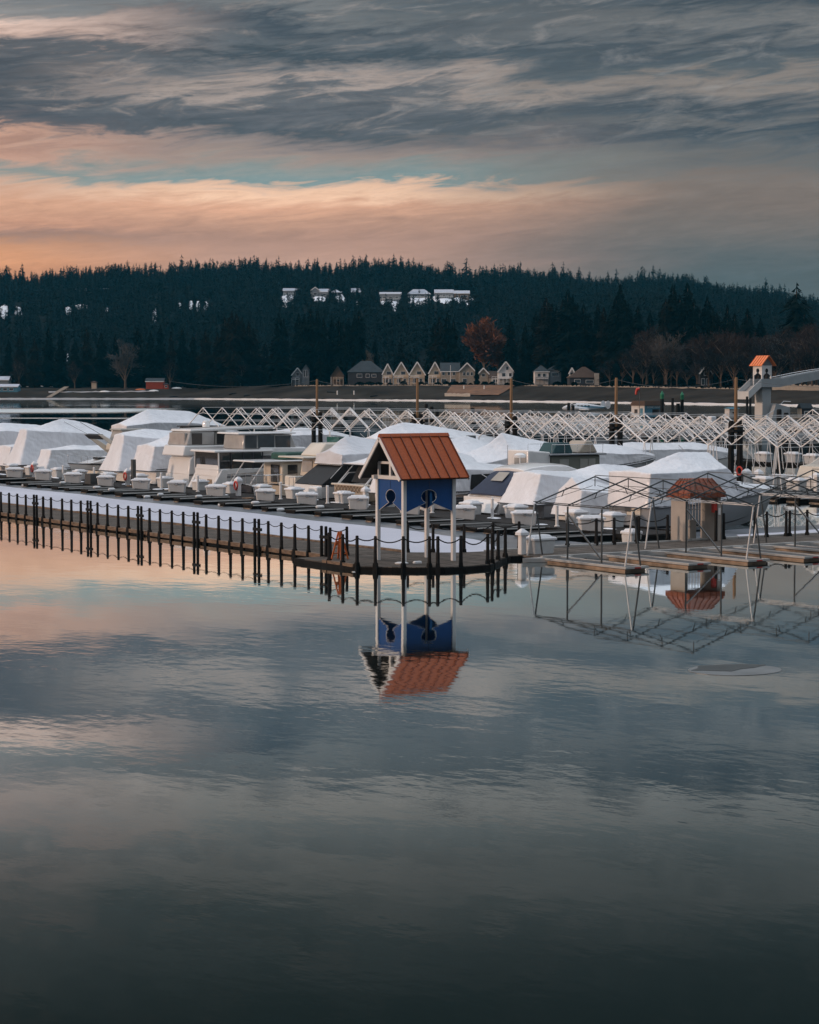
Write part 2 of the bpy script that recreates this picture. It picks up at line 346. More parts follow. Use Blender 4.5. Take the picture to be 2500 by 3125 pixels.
M['ice_wet']=mat('wet_thin_ice',(.07,.085,.10),.30,.45,.5,.004,5,stretch=(1,.5,1),c2=(.15,.17,.20))
def blob(pts, z, name, m, jag=.15, sub=.8, kind='structure', thick=None):
    out=[]; z+=WL
    n=len(pts)
    for i in range(n):
        a=Vector(pts[i]); b=Vector(pts[(i+1)%n]); k=max(1,int((b-a).length/sub))
        nrm=Vector((-(b-a).y,(b-a).x)).normalized()
        ph=R.uniform(0,6)
        for j in range(k):
            t=j/k; w=math.sin(PI*t)
            out.append(a.lerp(b,t)+nrm*jag*w*(R.uniform(-1,1)*.6+math.sin(ph+t*k*.35)))
    mb=MB(); th=thick or .012
    mb.loft([[(p.x,p.y,z-th) for p in out],[(p.x,p.y,z) for p in out]],True,False)
    mb.add([(p.x,p.y,z) for p in out],[tuple(range(len(out)))])
    o=mb.build(name,m); tag(o,kind=kind); return o
# grey wet ice by the finger piers, pale frosted ice between it and the boardwalk
blob([(46.05,71.5),(47.9,69.6),(49.0,69.9),(53,69.9),(56.3,72),(56.5,100),(56.4,190),(46.05,190)],.012,'ice_edge','ice_wet',.05,3)
blob([(46.1,71.6),(47.9,69.8),(48.9,69.9),(50.2,70.3),(51.6,72.6),(53.4,77),(54.2,84),(54.0,92),(54.5,100),(54.3,112),(54.9,125),(54.7,140),(55.0,160),(54.9,188),(46.1,188)],.026,'ice','ice',.16,1.2)
blob([(61,70.1),(70,69.2),(84,69),(84,75),(70,76),(63,75)],.014,'ice','ice_wet',.1,1.2)
blob([(63,70.2),(72,69.8),(80,70),(80,72.4),(71,73.6),(65,72.8)],.028,'ice','ice',.2,1.2)
# small thin floe in open water, front right
fl=[at(1250+6500*(.1538+.0222*math.cos(2*PI*k/20)),50.65+1.0*math.sin(2*PI*k/20)) for k in range(20)]
blob([Vector(p) for p in fl],.010,'ice_floe',mat('thin_grey_ice',(.16,.17,.175),.35,.2,1.5),.10,.4)
fl=[at(2115,50.5),at(2240,50.35),at(2310,51.0),at(2345,51.5),at(2220,51.55),at(2135,51.3)]
blob([Vector(p) for p in fl],.018,'ice_floe',mat('dark_clear_ice',(.03,.035,.038),.3,.3,2.5),.08,.4)
# ------------------------------------------------------------------ shore, hills
def interp(x,xs,ys): return float(np.interp(x,xs,ys))
def Zs(u): return interp(u,[-.6,-.19,-.10,-.038,0,.0615,.123,.185,.6],[1120,1049,1049,967,940,870,782,700,420])
def hp(u): return interp(u,[-.6,-.19,-.10,-.05,0,.06,.123,.185,.6],[4.5,4.6,5.2,6.9,7.2,7.0,6.2,5.4,5.0])
PT=[(-900,850),(0,838),(290,823),(580,809),(870,804),(1250,806),(1450,824),(1740,836),(1870,852),(2030,848),(2175,868),(2377,886),(2500,925),(2900,960),(3600,980)]
def hr(u):
    px=u*6500+1250
    return 7.1+(1175-interp(px,[p[0] for p in PT],[p[1] for p in PT]))*2000/6500-13
def terr(u,Z):
    z0=Zs(u); a=hp(u)
    if Z<z0: return -.05*(z0-Z)
    t=Z-z0
    if t<60: return a*(t/60)**.9
    zp=z0+185
    if Z<zp: return a+2.0*(t-60)/125
    if Z<2000:
        s=(Z-zp)/(2000-zp)
        bump=2.6*math.sin(u*95+Z*.011)+1.8*math.sin(u*210-Z*.02)
        return a+2+(hr(u)-a-2)*s**.95+bump*min(1,s*5)
    return hr(u)-(Z-2000)*.05
CLEAR=[(880,1705,26,60),(975,1700,28,75),(1040,1705,22,70),(1090,1700,24,50),(1190,1690,38,85),(1280,1690,38,80),(1350,1690,40,85),(1420,1690,40,85),(1475,1680,26,60),
       (212,1700,14,70),(250,1745,26,30),(15,1690,20,60),(60,1690,14,40),(475,1640,9,60),(550,1680,8,70),(585,1690,9,80),(607,1690,8,70),(632,1690,10,60),(650,1690,6,40),(330,1730,10,25),
       (85,1330,8,22),(115,1345,10,25),(205,1360,14,24),(140,1335,8,22),(1050,1560,8,26),(1530,1690,12,30)]
def clear(px,Z,grow=1.0):
    for cx,cz,w,d in CLEAR:
        if ((px-cx)/(w*grow))**2+((Z-cz)/(d*grow))**2<1: return True
    return False
us=np.linspace(-.5,.5,261); zrel=np.concatenate([np.linspace(-14,70,18),np.linspace(78,185,12)])
rows=[]
vs=[]
for r_ in zrel:
    for u in us:
        Z=Zs(u)+r_; h=terr(u,Z)
        if 0<r_<60: h+=.12*math.sin(u*900+r_*.3)+.1*R.uniform(-1,1)
        vs.append((*W(u*Z,Z),h))
for s in np.linspace(.0125,1,80):
    for u in us:
        zp=Zs(u)+185; Z=zp+(2000-zp)*s; vs.append((*W(u*Z,Z),terr(u,Z)))
for Z in (2060,2200,2500,3200):
    for u in us: vs.append((*W(u*Z,Z),terr(u,Z)))
n=len(us); nr=len(vs)//n
fs=[(i*n+k,i*n+k+1,(i+1)*n+k+1,(i+1)*n+k) for i in range(nr-1) for k in range(n-1)]
mb=MB(); mb.v=vs; mb.f=fs; mb.m=[0]*len(fs)
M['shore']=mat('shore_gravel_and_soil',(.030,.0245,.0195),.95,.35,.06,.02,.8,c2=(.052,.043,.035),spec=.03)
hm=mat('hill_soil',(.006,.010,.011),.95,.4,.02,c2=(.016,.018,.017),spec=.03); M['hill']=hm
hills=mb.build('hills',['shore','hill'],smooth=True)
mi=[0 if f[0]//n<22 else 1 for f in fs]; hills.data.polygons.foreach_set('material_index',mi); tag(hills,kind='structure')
# grassy and stepped bank below the houses, white ice along the waterline
def strip(name,m,pts,w,h,kind='structure',z=None,noise=.0,lab=None):
    mb=MB(); A=[];B=[]
    for i,(px,dz) in enumerate(pts):
        u=(px-1250)/6500; Z=Zs(u)+dz; zz=terr(u,Z) if z is None else z
        ww=w*(1+noise*R.uniform(-1,1)); hh=h*(1+noise*R.uniform(-1,1))
        A.append(((*W(u*Z,Z),zz-.6),(*W(u*Z,Z),zz+hh),(*W(u*(Z+ww),Z+ww),zz+hh),(*W(u*(Z+ww),Z+ww),zz-.6)))
    mb.loft(A,True,True); o=mb.build(name,m)
    if kind: tag(o,kind=kind)
    return o
strip('shore_ice','snow',[(px,-7) for px in range(-400,3000,14)],7.5,.42,z=.29,noise=.25)
strip('shore_ice','snow',[(px,38+.01*px) for px in range(150,480,12)],10,.5,z=None,noise=.4)
strip('shore_ice','snow',[(px,150+.01*px) for px in range(-200,230,12)],12,.35,z=None,noise=.4)
mb=MB()
g=[(1358,18),(1378,55),(1570,55),(1540,30),(1520,18)]
def onshore(px,dz,up=0): 
    u=(px-1250)/6500; Z=Zs(u)+dz; return (*W(u*Z,Z),terr(u,Z)+up)
mb.add([onshore(p,d,.5) for p,d in g]+[onshore(1450,57,.45)],[(0,1,5,2,3,4)])
M['dry']=mat('dry_orange_grass',(.16,.075,.035),.95,.4,.25); tag(mb.build('grass_bank','dry'),kind='structure')
def wall_thing(name,m,pts,w,h,label,cat,noise=.15):
    o=strip(name,m,pts,w,h,kind=None,noise=noise); tag(o,label,cat); return o
wall_thing('retaining_wall','stone',[(p,16) for p in range(1357,1440,6)],3,1.3,'low pale stone retaining wall below the orange grass bank','wall')
wall_thing('sea_wall','seawall',[(p,57) for p in range(900,1370,3)],1.2,.35,'pale broken stone wall along the top of the beach under the gabled townhouses','wall',1.0)
wall_thing('sea_wall','seawall',[(p,57) for p in range(1600,2330,3)],1.2,.35,'long pale stone wall along the top of the beach right of the white house','wall',1.0)
wall_thing('sea_wall','seawall',[(p,57) for p in range(2355,2700,4)],1.6,1.9,'tall pale block wall on the shore behind the arched bridge','wall',.2)
for k,(px,d) in enumerate(((520,9),(1130,12),(700,22),(1000,30),(745,14))):
    mb=MB(); p=onshore(px,d,.2); q=onshore(px+R.uniform(18,32),d+R.uniform(-3,6),.25)
    mb.tube([p,Vector(p).lerp(Vector(q),.5)+Vector((0,0,.1)),q],[.35,.3,.18],7)
    tag(mb.build('drift_log','tar'),['dark drift log lying at the left end of the bare beach','dark drift log on the sand below the hip-roofed house','dark drift log on the beach left of the shore conifers','short drift log below the sea wall','dark log on the beach below the tallest shore conifers'][k],'log','logs on the beach')

# ------------------------------------------------------------------ the far woods
def conifer_arrays(h,wd,n,seed,base=.06,fuzz=.25,droop=.35,pw=.85):
    """a conifer crown of drooping boughs set irregularly up the stem"""
    r=random.Random(seed); V=[];Fc=[]
    for i in range(n):
        t=1-(r.random()**.62) if i>n*.12 else r.random()
        t=min(.985,max(0,t)); z=h*(base+(1-base)*t); env=wd*(1-t**1.2)**pw*(.85+.22*math.sin(t*23+seed)+.1*math.sin(t*51))
        if t<.10: env*=.65+3.5*t
        a=r.uniform(0,2*PI); L=(env+.15)*r.uniform(1-fuzz*1.8,1+fuzz); dz=-L*r.uniform(droop*.3,droop*1.5); s=max(.18,L*r.uniform(.16,.30))
        c,sn=math.cos(a),math.sin(a); o=len(V); th=h*.018*r.uniform(.6,1.6); q=.15 if L<2 else .3
        V += [(c*L*q,sn*L*q,z+th),(c*L*.65-sn*s,sn*L*.65+c*s,z+dz*.5),(c*L,sn*L,z+dz*r.uniform(.7,1.1)),(c*L*.65+sn*s,sn*L*.65-c*s,z+dz*.5-th*.5)]
        Fc += [(o,o+1,o+2),(o,o+2,o+3)]
    o=len(V)
    for k in range(5):
        zz=h*(.3+.15*k); w=wd*.30*(1-(zz/h)**1.3)+.1; m=len(V)
        V += [(w*math.cos(2.1*j+k),w*math.sin(2.1*j+k),zz-h*.22) for j in range(3)]+[(0,0,min(h,zz+h*.12))]
        Fc += [(m,m+1,m+3),(m+1,m+2,m+3),(m+2,m,m+3)]
    return V,Fc
def forest(name,label_kind,count,sampler,variants,mats,seed):
    r=random.Random(seed); rs=np.random.RandomState(seed)
    vlist=[];flist=[];mlist=[];off=0
    va=[(np.array(v),np.array(f)) for v,f in variants]
    for _ in range(count):
        q=sampler(r)
        if q is None: continue
        x,y,z,s,tone=q
        v,f=va[r.randrange(len(va))]
        a=r.random()*2*PI; c,sn=math.cos(a)*s,math.sin(a)*s; w=r.uniform(.85,1.2)
        P=np.empty_like(v); P[:,0]=(v[:,0]*c-v[:,1]*sn)*w+x; P[:,1]=(v[:,0]*sn+v[:,1]*c)*w+y; P[:,2]=v[:,2]*s+z
        vlist.append(P); flist.append(f+off); off+=len(v); mlist.append(np.full(len(f),tone))
    V=np.concatenate(vlist); Fc=np.concatenate(flist); mm=np.concatenate(mlist)
    me=bpy.data.meshes.new(name); me.vertices.add(len(V)); me.vertices.foreach_set('co',V.ravel())
    me.loops.add(len(Fc)*3); me.loops.foreach_set('vertex_index',Fc.ravel().astype(np.int32))
    me.polygons.add(len(Fc)); me.polygons.foreach_set('loop_start',np.arange(0,len(Fc)*3,3,dtype=np.int32))
    me.update(calc_edges=True)
    for m in mats: me.materials.append(m)
    me.polygons.foreach_set('material_index',mm.astype(np.int32))
    o=bpy.data.objects.new(name,me); col.objects.link(o); tag(o,kind='stuff'); return o
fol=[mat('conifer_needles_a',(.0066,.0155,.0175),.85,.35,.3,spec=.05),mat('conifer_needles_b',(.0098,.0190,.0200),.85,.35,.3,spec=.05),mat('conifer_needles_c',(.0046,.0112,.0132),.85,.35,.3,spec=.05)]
small=[conifer_arrays(13.5+(k%3),3.1+.4*(k%3),130,k,base=.05,fuzz=.22,pw=.55+.1*(k%2)) for k in range(9)]
def samp(r):
    u=r.uniform(-.29,.29); px=u*6500+1250
    Z=(1130**2+(2075**2-1130**2)*r.random())**.5
    if Z<Zs(u)+170: return None
    if clear(px,Z) and r.random()<.86: return None
    s=r.uniform(.62,1.25)
    if clear(px,Z+60,1.0): s*=.7
    if clear(px,Z): s*=.5
    return (*W(u*Z,Z),terr(u,Z)-.5,s,r.choice((0,0,1,2)))
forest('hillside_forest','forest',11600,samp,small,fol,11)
def ridge(r):
    u=r.uniform(-.29,.29); Z=r.uniform(1930,2040)
    if u>.14 and r.random()<.3: return None
    return (*W(u*Z,Z),terr(u,Z)-.5,min(1.7,r.choice((.7,.9,1.0,1.1,1.35))*r.uniform(.8,1.2)),r.choice((0,1,2)))
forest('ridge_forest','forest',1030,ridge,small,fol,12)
# snow lying in the clearings
for k,(cx,cz,w,d) in enumerate(CLEAR):
    mb=MB(); ring=[]; N=26
    for i in range(N):
        a=2*PI*i/N; f=R.uniform(.7,1.05)
        ring.append((cx+math.cos(a)*w*f,cz+math.sin(a)*d*f))
    rings=[]
    for s in (1,.66,.33,.02):
        row=[]
        for px,Z in ring:
            p2=cx+(px-cx)*s; z2=cz+(Z-cz)*s; u=(p2-1250)/6500
            row.append((*W(u*z2,z2),terr(u,z2)+(.9 if s<1 else -.3)))
        rings.append(row)
    mb.loft(rings,True,False); tag(mb.build('snow','snow',smooth=True),kind='structure')
# ------------------------------------------------------------------ floating boardwalk, platform and its posts
DK=.45
def pier(name,x0,x1,y0,y1,deck,label,cat,top=DK,rim='fascia',along='y',side='tar'):
    t=thing(name,((x0+x1)/2,(y0+y1)/2,0),0,label,cat)
    hx=(x1-x0)/2; hy=(y1-y0)/2
    MB().box(-hx+.05,hx-.05,-hy+.05,hy-.05,top-.07,top).build('deck',deck,t)
    mb=MB()
    mb.box(-hx,hx,-hy,hy,-.3,top-.075); mb.build('float',side,t)
    mb=MB()
    if along=='y':
        n=max(1,int((y1-y0)/2.6)); 
        for s in (-1,1):
            mb=MB()
            for k in range(n):
                a=-hy+2*hy*k/n; b=-hy+2*hy*(k+1)/n-.04; j=R.uniform(-.02,.02)
                mb.bar((s*(hx-.04),a,top-.02+j),(s*(hx-.04),b,top-.02+j+R.uniform(-.012,.012)),.22,.16)
            mb.build('edge_beam',rim,t)
    else:
        n=max(1,int((x1-x0)/2.6))
        for s in (-1,1):
            mb=MB()
            for k in range(n):
                a=-hx+2*hx*k/n; b=-hx+2*hx*(k+1)/n-.04; j=R.uniform(-.015,.015)
                mb.bar((a,s*(hy-.04),top-.02+j),(b,s*(hy-.04),top-.02+j),.16,.16)
            mb.build('edge_beam',rim,t)
    return t
pier('boardwalk',42.3,46.0,71.05,190,'deck_y','long floating timber boardwalk running to the left edge behind a row of black posts','boardwalk')
# gazebo platform: an uneven polygon of decking
PLAT=[(40.85,71.0),(40.8,67.2),(41.0,66.4),(41.8,65.55),(42.6,64.95),(43.4,64.5),(44.2,64.35),(45.5,64.6),(46.4,65.4),(47.3,66.4),(48.4,67.35),(48.95,67.3),(48.95,69.75),(48.6,69.75),(47.6,69.8),(46.0,71.0)]
pt=thing('gazebo_platform',(43.5,68,0),0,'curved timber platform at the boardwalk corner carrying the blue gazebo','platform')
def polyplate(poly,z0,z1,grow=0.0,c=(43.5,68)):
    P=[((x-c[0])*(1+grow),(y-c[1])*(1+grow)) for x,y in poly]
    mb=MB(); mb.prism(P,z0,z1,'z'); return mb
polyplate(PLAT,DK-.09,DK).build('deck','deck_x',pt)
polyplate(PLAT,-.3,DK-.095,.008).build('float','tar',pt)
mb=MB()
for a,b in list(zip(PLAT[:12],PLAT[1:12])): mb.bar((a[0]-43.5,a[1]-68,DK-.16),(b[0]-43.5,b[1]-68,DK-.16),.12,.26)
mb.build('edge_beam','tar',pt)
mb=MB(); mb.bar((40.9-43.5,68.9-68,DK+.02),(40.85-43.5,66.6-68,DK+.02),.16,.12); mb.build('edge_beam','fascia',pt)
pier('boardwalk',48.95,92,65.95,69.85,'deck_x','wide floating timber walkway running right from the gazebo platform behind the bare canopy frames','boardwalk',along='x',rim='concrete_edge')

def post_proto(name,loc,label,hgt=1.13,r=.066):
    t=thing(name,loc,0,label,'post')
    mb=MB(); mb.lathe([(r*1.25,-1.1),(r*1.2,.0),(r*1.1,.15),(r,.5),(r*.92,hgt-.03),(r*.7,hgt)],8); mb.build('shaft','post',t,smooth=40)
    mb=MB(); mb.loft([[(-.10,-.10,-.2),(.10,-.10,-.2),(.10,.10,-.2),(-.10,.10,-.2)],[(-.07,-.07,.14),(.07,-.07,.14),(.07,.07,.14),(-.07,.07,.14)]]); mb.build('bracket','tar',t)
    return t
def ropespan(pts,sag):
    out=[]
    for a,b in zip(pts[:-1],pts[1:]):
        a=Vector(a);b=Vector(b); s=sag*(.75+.6*R.random())*min(1.25,(b-a).length/1.3)
        for k in range(7):
            t=k/7; q=a.lerp(b,t); q.z-=s*4*t*(1-t); out.append(q)
    out.append(Vector(pts[-1])); return out
single=[120.6,119.27,118.04,116.76,114.23,113.1,111.55,110.29,109.0,106.8,105.53,104.19,102.93,100.38,99.12,97.8,96.5,93.98,92.68,91.46,90.22,87.68,86.43,85.18,83.93]
single=[((y-71.4)*.912+71.4 if False else y) for y in single]
# the posts stand on the boardwalk's near edge (x = 42.35); distances along it measured from their bearings
def bear(px,x):       # y of the point on the line x = const seen at bearing px
    u=(px-1250)/6500; Z=x/(CY_*u+SY_); return -SY_*u*Z+CY_*Z
SPX=[-48,-23,1,26,51,77,130,154,188,216,245,274,296,326,359,390,429,455,487,523,558,602,628,666,702,739,787,818,858,899,941]
DPX=[(103,109),(267,274),(421,429),(592,600),(778,787),(982,993)]
dbl={109,274,429,602,787}
SPX=[p for p in SPX if p not in (274,429,602,787)]
EX=42.27
proto=None; ropepts=[]
alls=sorted([(bear(p,EX),'s') for p in SPX]+[(bear(a,EX),'d') for a,b in DPX],reverse=True)
for i,(y,k) in enumerate(alls):
    px=1250+6500*((CY_*EX-SY_*y)/(SY_*EX+CY_*y))
    if k=='s':
        seen=sum(1 for (yy,kk) in alls[:i+1] if kk=='s')
        lab='black rope post along the left boardwalk, %s single post from the left'%ordw(max(1,seen-2))
        if seen<=2: lab='black rope post just past the left end of the boardwalk view, %s'%('outer one' if seen==1 else 'inner one')
        if proto is None: proto=post_proto('rope_post',(EX,y,DK),lab); proto['group']='rope posts along the left boardwalk'
        else: copy_tree(proto,(EX,y,DK),R.uniform(0,6),lab,'rope posts along the left boardwalk')
    ropepts.append((EX,y,DK+1.07))
tag(MB().tube(ropespan(ropepts,.13),.016,5).build('rope','rope'),'dark sagging rope strung through the posts of the left boardwalk','rope')
# paired tall piles with a short cross bar
pair=None
PN=['leftmost','second from the left','third from the left','fourth from the left','fifth from the left','nearest the orange sawhorse']
for i,(a,b) in enumerate(DPX):
    y=bear(a,EX-.1); loc=(EX-.12,y,0); lab='pair of black piles with cross bar by the left boardwalk, %s'%PN[i]
    if pair is None:
        pair=thing('mooring_pile_pair',loc,0,lab,'pile','paired piles along the left boardwalk')
        for dy in (0,-.34):
            MB().lathe([(.07,-2),(.068,.3),(.062,1.62),(.04,1.64)],8).build('pile','pile',pair,smooth=40,loc=(0,dy,0))
        mb=MB(); mb.bar((-.1,-.06,1.22),(-.1,-.74,1.22),.07,.12); mb.build('cross_bar','pile',pair)
    else: copy_tree(pair,loc,0,lab)
# posts round the platform
near=[(40.9,68.5),(40.86,67.45),(40.9,66.5),(41.35,65.95),(42.15,65.3),(42.95,64.78),(43.2,64.6),(44.1,64.42),(45.5,64.7),(45.95,65.05),(46.97,66.1),(47.95,67.0)]
back=[(42.35,70.85),(43.2,71.0),(46.0,70.95),(46.85,70.4),(47.9,69.75),(49.45,69.95),(50.71,69.9)]
NL=['beside the orange sawhorse at the platform left corner','second along the platform front from the orange sawhorse','third along the platform front from the orange sawhorse','fourth along the platform front from the orange sawhorse','on the platform front just left of the nearest gazebo post','on the platform front just right of the nearest gazebo post','right of the gazebo middle on the platform front','on the platform front just right of the gazebo','first of the close cluster right of the gazebo','second of the close cluster right of the gazebo','third of the close cluster right of the gazebo','last of the close cluster by the dark gap to the walkway']
BL=['behind the orange sawhorse on the left','behind the orange sawhorse on the right','on the platform back edge behind the nearest gazebo post','on the platform back edge behind the far gazebo post','on the platform back edge right of the gazebo','at the back edge left of the white pedestal','at the back edge behind the first bare frame leg']
def more_posts(P,L,grp,pre):
    for (x,y),l in zip(P,L): copy_tree(proto,(x,y,DK),R.uniform(0,6),pre+' '+l,grp)
    return [(x,y,DK+1.05) for x,y in P]
r1=more_posts(near,NL,'rope posts round the gazebo platform','black rope post')
r2=more_posts(back,BL,'rope posts round the gazebo platform','black rope post')
tag(MB().tube(ropespan(r1,.2),.024,5).build('rope','rope'),'dark sagging rope along the front of the gazebo platform','rope')
tag(MB().tube(ropespan(r2[2:],.14),.022,5).build('rope','rope'),'dark rope along the back of the gazebo platform','rope')
tag(MB().tube(ropespan([r1[0],r2[0],r2[1]],.2),.022,5).build('rope','rope'),'short dark rope round the orange sawhorse corner','rope')
rr_=[(53.1,69.8),(54.6,69.8),(55.5,69.75),(56.7,69.75),(57.07,70.05),(58.6,70.0)]
RL=['behind the first canopy, just right of the white box','behind the first bare canopy, second from the white dock box','behind the first bare canopy, middle one','left of two close together left of the gate shelter','right of two close together left of the gate shelter','just left of the beige gate shelter']
r3=more_posts(rr_,RL,'rope posts along the far edge of the right walkway','black rope post')
rr2=[(61.4,69.6),(63.1,69.5),(63.8,69.5),(64.9,69.45),(65.15,69.5),(66.2,69.5),(67.4,69.5),(68.8,69.5)]
RL2=['just right of the beige gate shelter','right of the gate shelter, behind a sloping frame leg','right of the gate shelter under the covered bow','left one of two close together near the right edge','right one of two close together near the right edge','third from the right edge on the walkway','second from the right edge on the walkway','beyond the right edge of the walkway view']
r4=more_posts(rr2,RL2,'rope posts along the far edge of the right walkway','black rope post')
tag(MB().tube(ropespan(r3,.12),.022,5).build('rope','rope'),'dark rope along the walkway left of the beige gate shelter','rope')
tag(MB().tube(ropespan(r4[1:],.2),.024,5).build('rope','rope'),'dark rope along the walkway right of the beige gate shelter','rope')

# ------------------------------------------------------------------ gazebo
gz=thing('gazebo',(44.19,67.6,DK),0,'open white-posted gazebo with rust red metal gable roof and blue cut-out panels','gazebo')
px_,py_=1.115,.91
for sx in (-1,1):
    for sy in (-1,1):
        MB().bev(sx*px_-.075,sx*px_+.075,sy*py_-.075,sy*py_+.075,0,3.2,.012).build('post','white_paint',gz)
mb=MB()
for sy in (-1,1): mb.box(-1.35,1.35,sy*py_-.08,sy*py_+.08,3.1,3.24)
for sx in (-1,1): mb.box(sx*px_-.085,sx*px_+.085,-1.12,1.12,3.105,3.245)
mb.build('beam','white_paint',gz)
def panel(half,zt,zb,zn,zc,rx,rz):
    """board with a round key-hole opening above a wide inverted V"""
    nk=rx*.42
    poly=[(-half,zt),(half,zt),(half,zb),(nk,zn)]
    a0=math.asin(.42)
    for k in range(25):
        a=-PI/2+a0+(2*PI-2*a0)*k/24; poly.append((rx*math.cos(a),zc+rz*math.sin(a)))
    poly += [(-nk,zn),(-half,zb)]
    return poly
def trim(poly,axis,c):
    mb=MB(); pts=[(p[0],c,p[1]) if axis=='y' else (c,p[0],p[1]) for p in poly[2:]]
    mb.tube(pts,.017,5); return mb
for s,ax,half in ((-1,'x',py_-.075),(1,'x',py_-.075),(-1,'y',px_-.075),(1,'y',px_-.075)):
    P_=panel(half,3.1,1.90,2.235,2.47,.35,.255)
    c=(px_ if ax=='x' else py_)*s
    o=MB().prism(P_,c-.015,c+.015,ax).build('panel','blue',gz)
    trim(P_,ax,c).build('trim','white_paint',o)
    mb=MB()
    mb.tube([(c-.02*s*-1,0,2.76) if ax=='x' else (0,c+.02*s,2.76),(c+.02*s,0,3.05) if ax=='x' else (0,c+.02*s,3.05)],.008,4); mb.build('seam','boot',o)
# roof: ridge along x
ZR,ZE,HW=4.76,3.18,1.47
L0,L1=-1.63,1.47
for s in (-1,1):
    sl_=MB(); n_=Vector((0,s*(ZR-ZE),HW)).normalized()
    a=Vector((0,0,ZR)); b=Vector((0,s*HW,ZE))
    th=n_*-.05
    V=[(L0,*a.yz),(L1,*a.yz),(L1,*b.yz),(L0,*b.yz)]
    V2=[(x,y+th.y,z+th.z) for x,y,z in V]
    sl_.add(V+V2,[(0,1,2,3),(7,6,5,4),(0,4,5,1),(1,5,6,2),(2,6,7,3),(3,7,4,0)])
    o=sl_.build('roof','roof_red',gz)
    mb=MB(); N=7
    for k in range(N+1):
        x=L0+.03+(L1-L0-.06)*k/N
        mb.bar((x,a.y+n_.y*.02,a.z+n_.z*.02),(x,b.y+n_.y*.02,b.z+n_.z*.02),.028,.05)
    mb.build('seam_rib',mat('rust_red_roof_seam',(.16,.036,.016),.6,.1,5),o)
    mb=MB()
    q=n_*-.075
    V=[(L0+.04,a.y+q.y,a.z+q.z),(L1-.04,a.y+q.y,a.z+q.z),(L1-.04,b.y+q.y,b.z+q.z),(L0+.04,b.y+q.y,b.z+q.z)]
    V2=[(x,y+q.y*.3,z+q.z*.3) for x,y,z in V]
    mb.add(V+V2,[(0,1,2,3),(7,6,5,4),(0,4,5,1),(1,5,6,2),(2,6,7,3),(3,7,4,0)]); mb.build('soffit','soffit',gz)
    for X in (L0,L1):
        mb=MB(); e=n_*-.12
        mb.bar((X,0+.0,ZR-.11),(X,s*HW+e.y*.4,ZE-.06),.05,.13); mb.build('barge_board','white_paint',gz)
mb=MB(); mb.prism([(-.10,ZR-.05),(0,ZR+.07),(.10,ZR-.05)],L0-.02,L1+.02,'x'); mb.build('ridge_cap','roof_red',gz)
for X in (-px_,px_):
    mb=MB()
    mb.box(X-.05,X+.05,-.86,-.79,3.245,3.68) ; mb.box(X-.05,X+.05,.79,.86,3.245,3.68); mb.box(X-.055,X+.055,-.86,.86,3.68,3.77); mb.box(X-.045,X+.045,-.06,.06,3.245,4.45)
    mb.build('gable_frame','white_paint',gz)
# white scraps of rope and board on the deck, tilted board in the water
mb=MB(); mb.lathe([(.05,0),(.24,.01),(.26,.05),(.18,.08),(.02,.09)],10); tag(mb.build('mooring_line','fender',loc=(42.75,66.35,DK)),'coil of white line on the deck at the foot of the nearest gazebo post','rope')
mb=MB(); mb.bev(-.17,.17,-.08,.08,0,.09,.03); tag(mb.build('mooring_cleat','fender',loc=(43.45,66.35,DK)),'small white cleat on the deck right of the nearest gazebo post','cleat')
mb=MB(); mb.prism([(-.55,-.02),(.5,-.05),(.35,.05),(-.15,.26),(-.35,.2)],-.03,.05,'x'); tag(mb.build('loose_board','concrete_edge',loc=(40.45,66.2,.06)),'pale broken board leaning in the water against the platform corner','board')
# orange folding sawhorse
sh=thing('sawhorse',(42.0,69.55,DK),.5,'orange folding A-frame sawhorse standing at the boardwalk corner by the gazebo','barrier')
for s in (-1,1):
    mb=MB(); mb.bar((-.25,s*.22,0),(-.05,s*.03,1.05),.07,.05); mb.bar((.25,s*.22,0),(.05,s*.03,1.05),.07,.05); mb.bar((-.21,s*.18,.22),(.21,s*.18,.22),.05,.04); mb.build('leg_frame','orange',sh)
mb=MB(); mb.bar((-.13,.09,.62),(.13,.09,.62),.05,.16); mb.build('board','orange',sh)

# ------------------------------------------------------------------ concrete finger slips and the bare canopy frames, right foreground
FX=[49.3,52.3,55.25,58.15,61.05,64.0,66.95,69.9]
FN=['nearest the gazebo platform','second from the gazebo platform','third from the gazebo platform','fourth from the gazebo platform','fifth from the gazebo platform, cut by the right edge','sixth from the gazebo','seventh from the gazebo','eighth from the gazebo']
fp=None
for i,x in enumerate(FX):
    lab='concrete-sided finger dock with pale edges, '+FN[i]
    if fp is None:
        fp=thing('finger_dock',(x,60.7,0),0,lab,'dock','concrete finger docks under the bare canopies')
        MB().box(-.47,.47,.02,5.3,-.25,.36).build('float','concrete',fp)
        MB().box(-.48,.48,-.01,5.3,.363,.44).build('deck','concrete_top',fp)
        mb=MB()
        for s in (-1,1): mb.box(s*.50-.045,s*.50+.045,-.02,5.3,.39,.47)
        mb.box(-.545,.545,-.11,-.021,.39,.47); mb.build('edge_strip','concrete_edge',fp)
        mb=MB()
        for s in (-1,1): mb.bar((s*.5,-.03,.14),(s*.5,5.3,.14),.05,.06)
        mb.build('rub_strip','tar',fp)
        MB().box(-.12,.16,-.125,-.111,.40,.445).build('number_plate','red',fp)
        for s in (-1,1): MB().prism([(s*.47,4.75),(s*.47,5.3),(s*1.25,5.3)],.30,.462,'z').build('corner_gusset','concrete_edge',fp)
    else: copy_tree(fp,(x,60.7,0),0,lab)
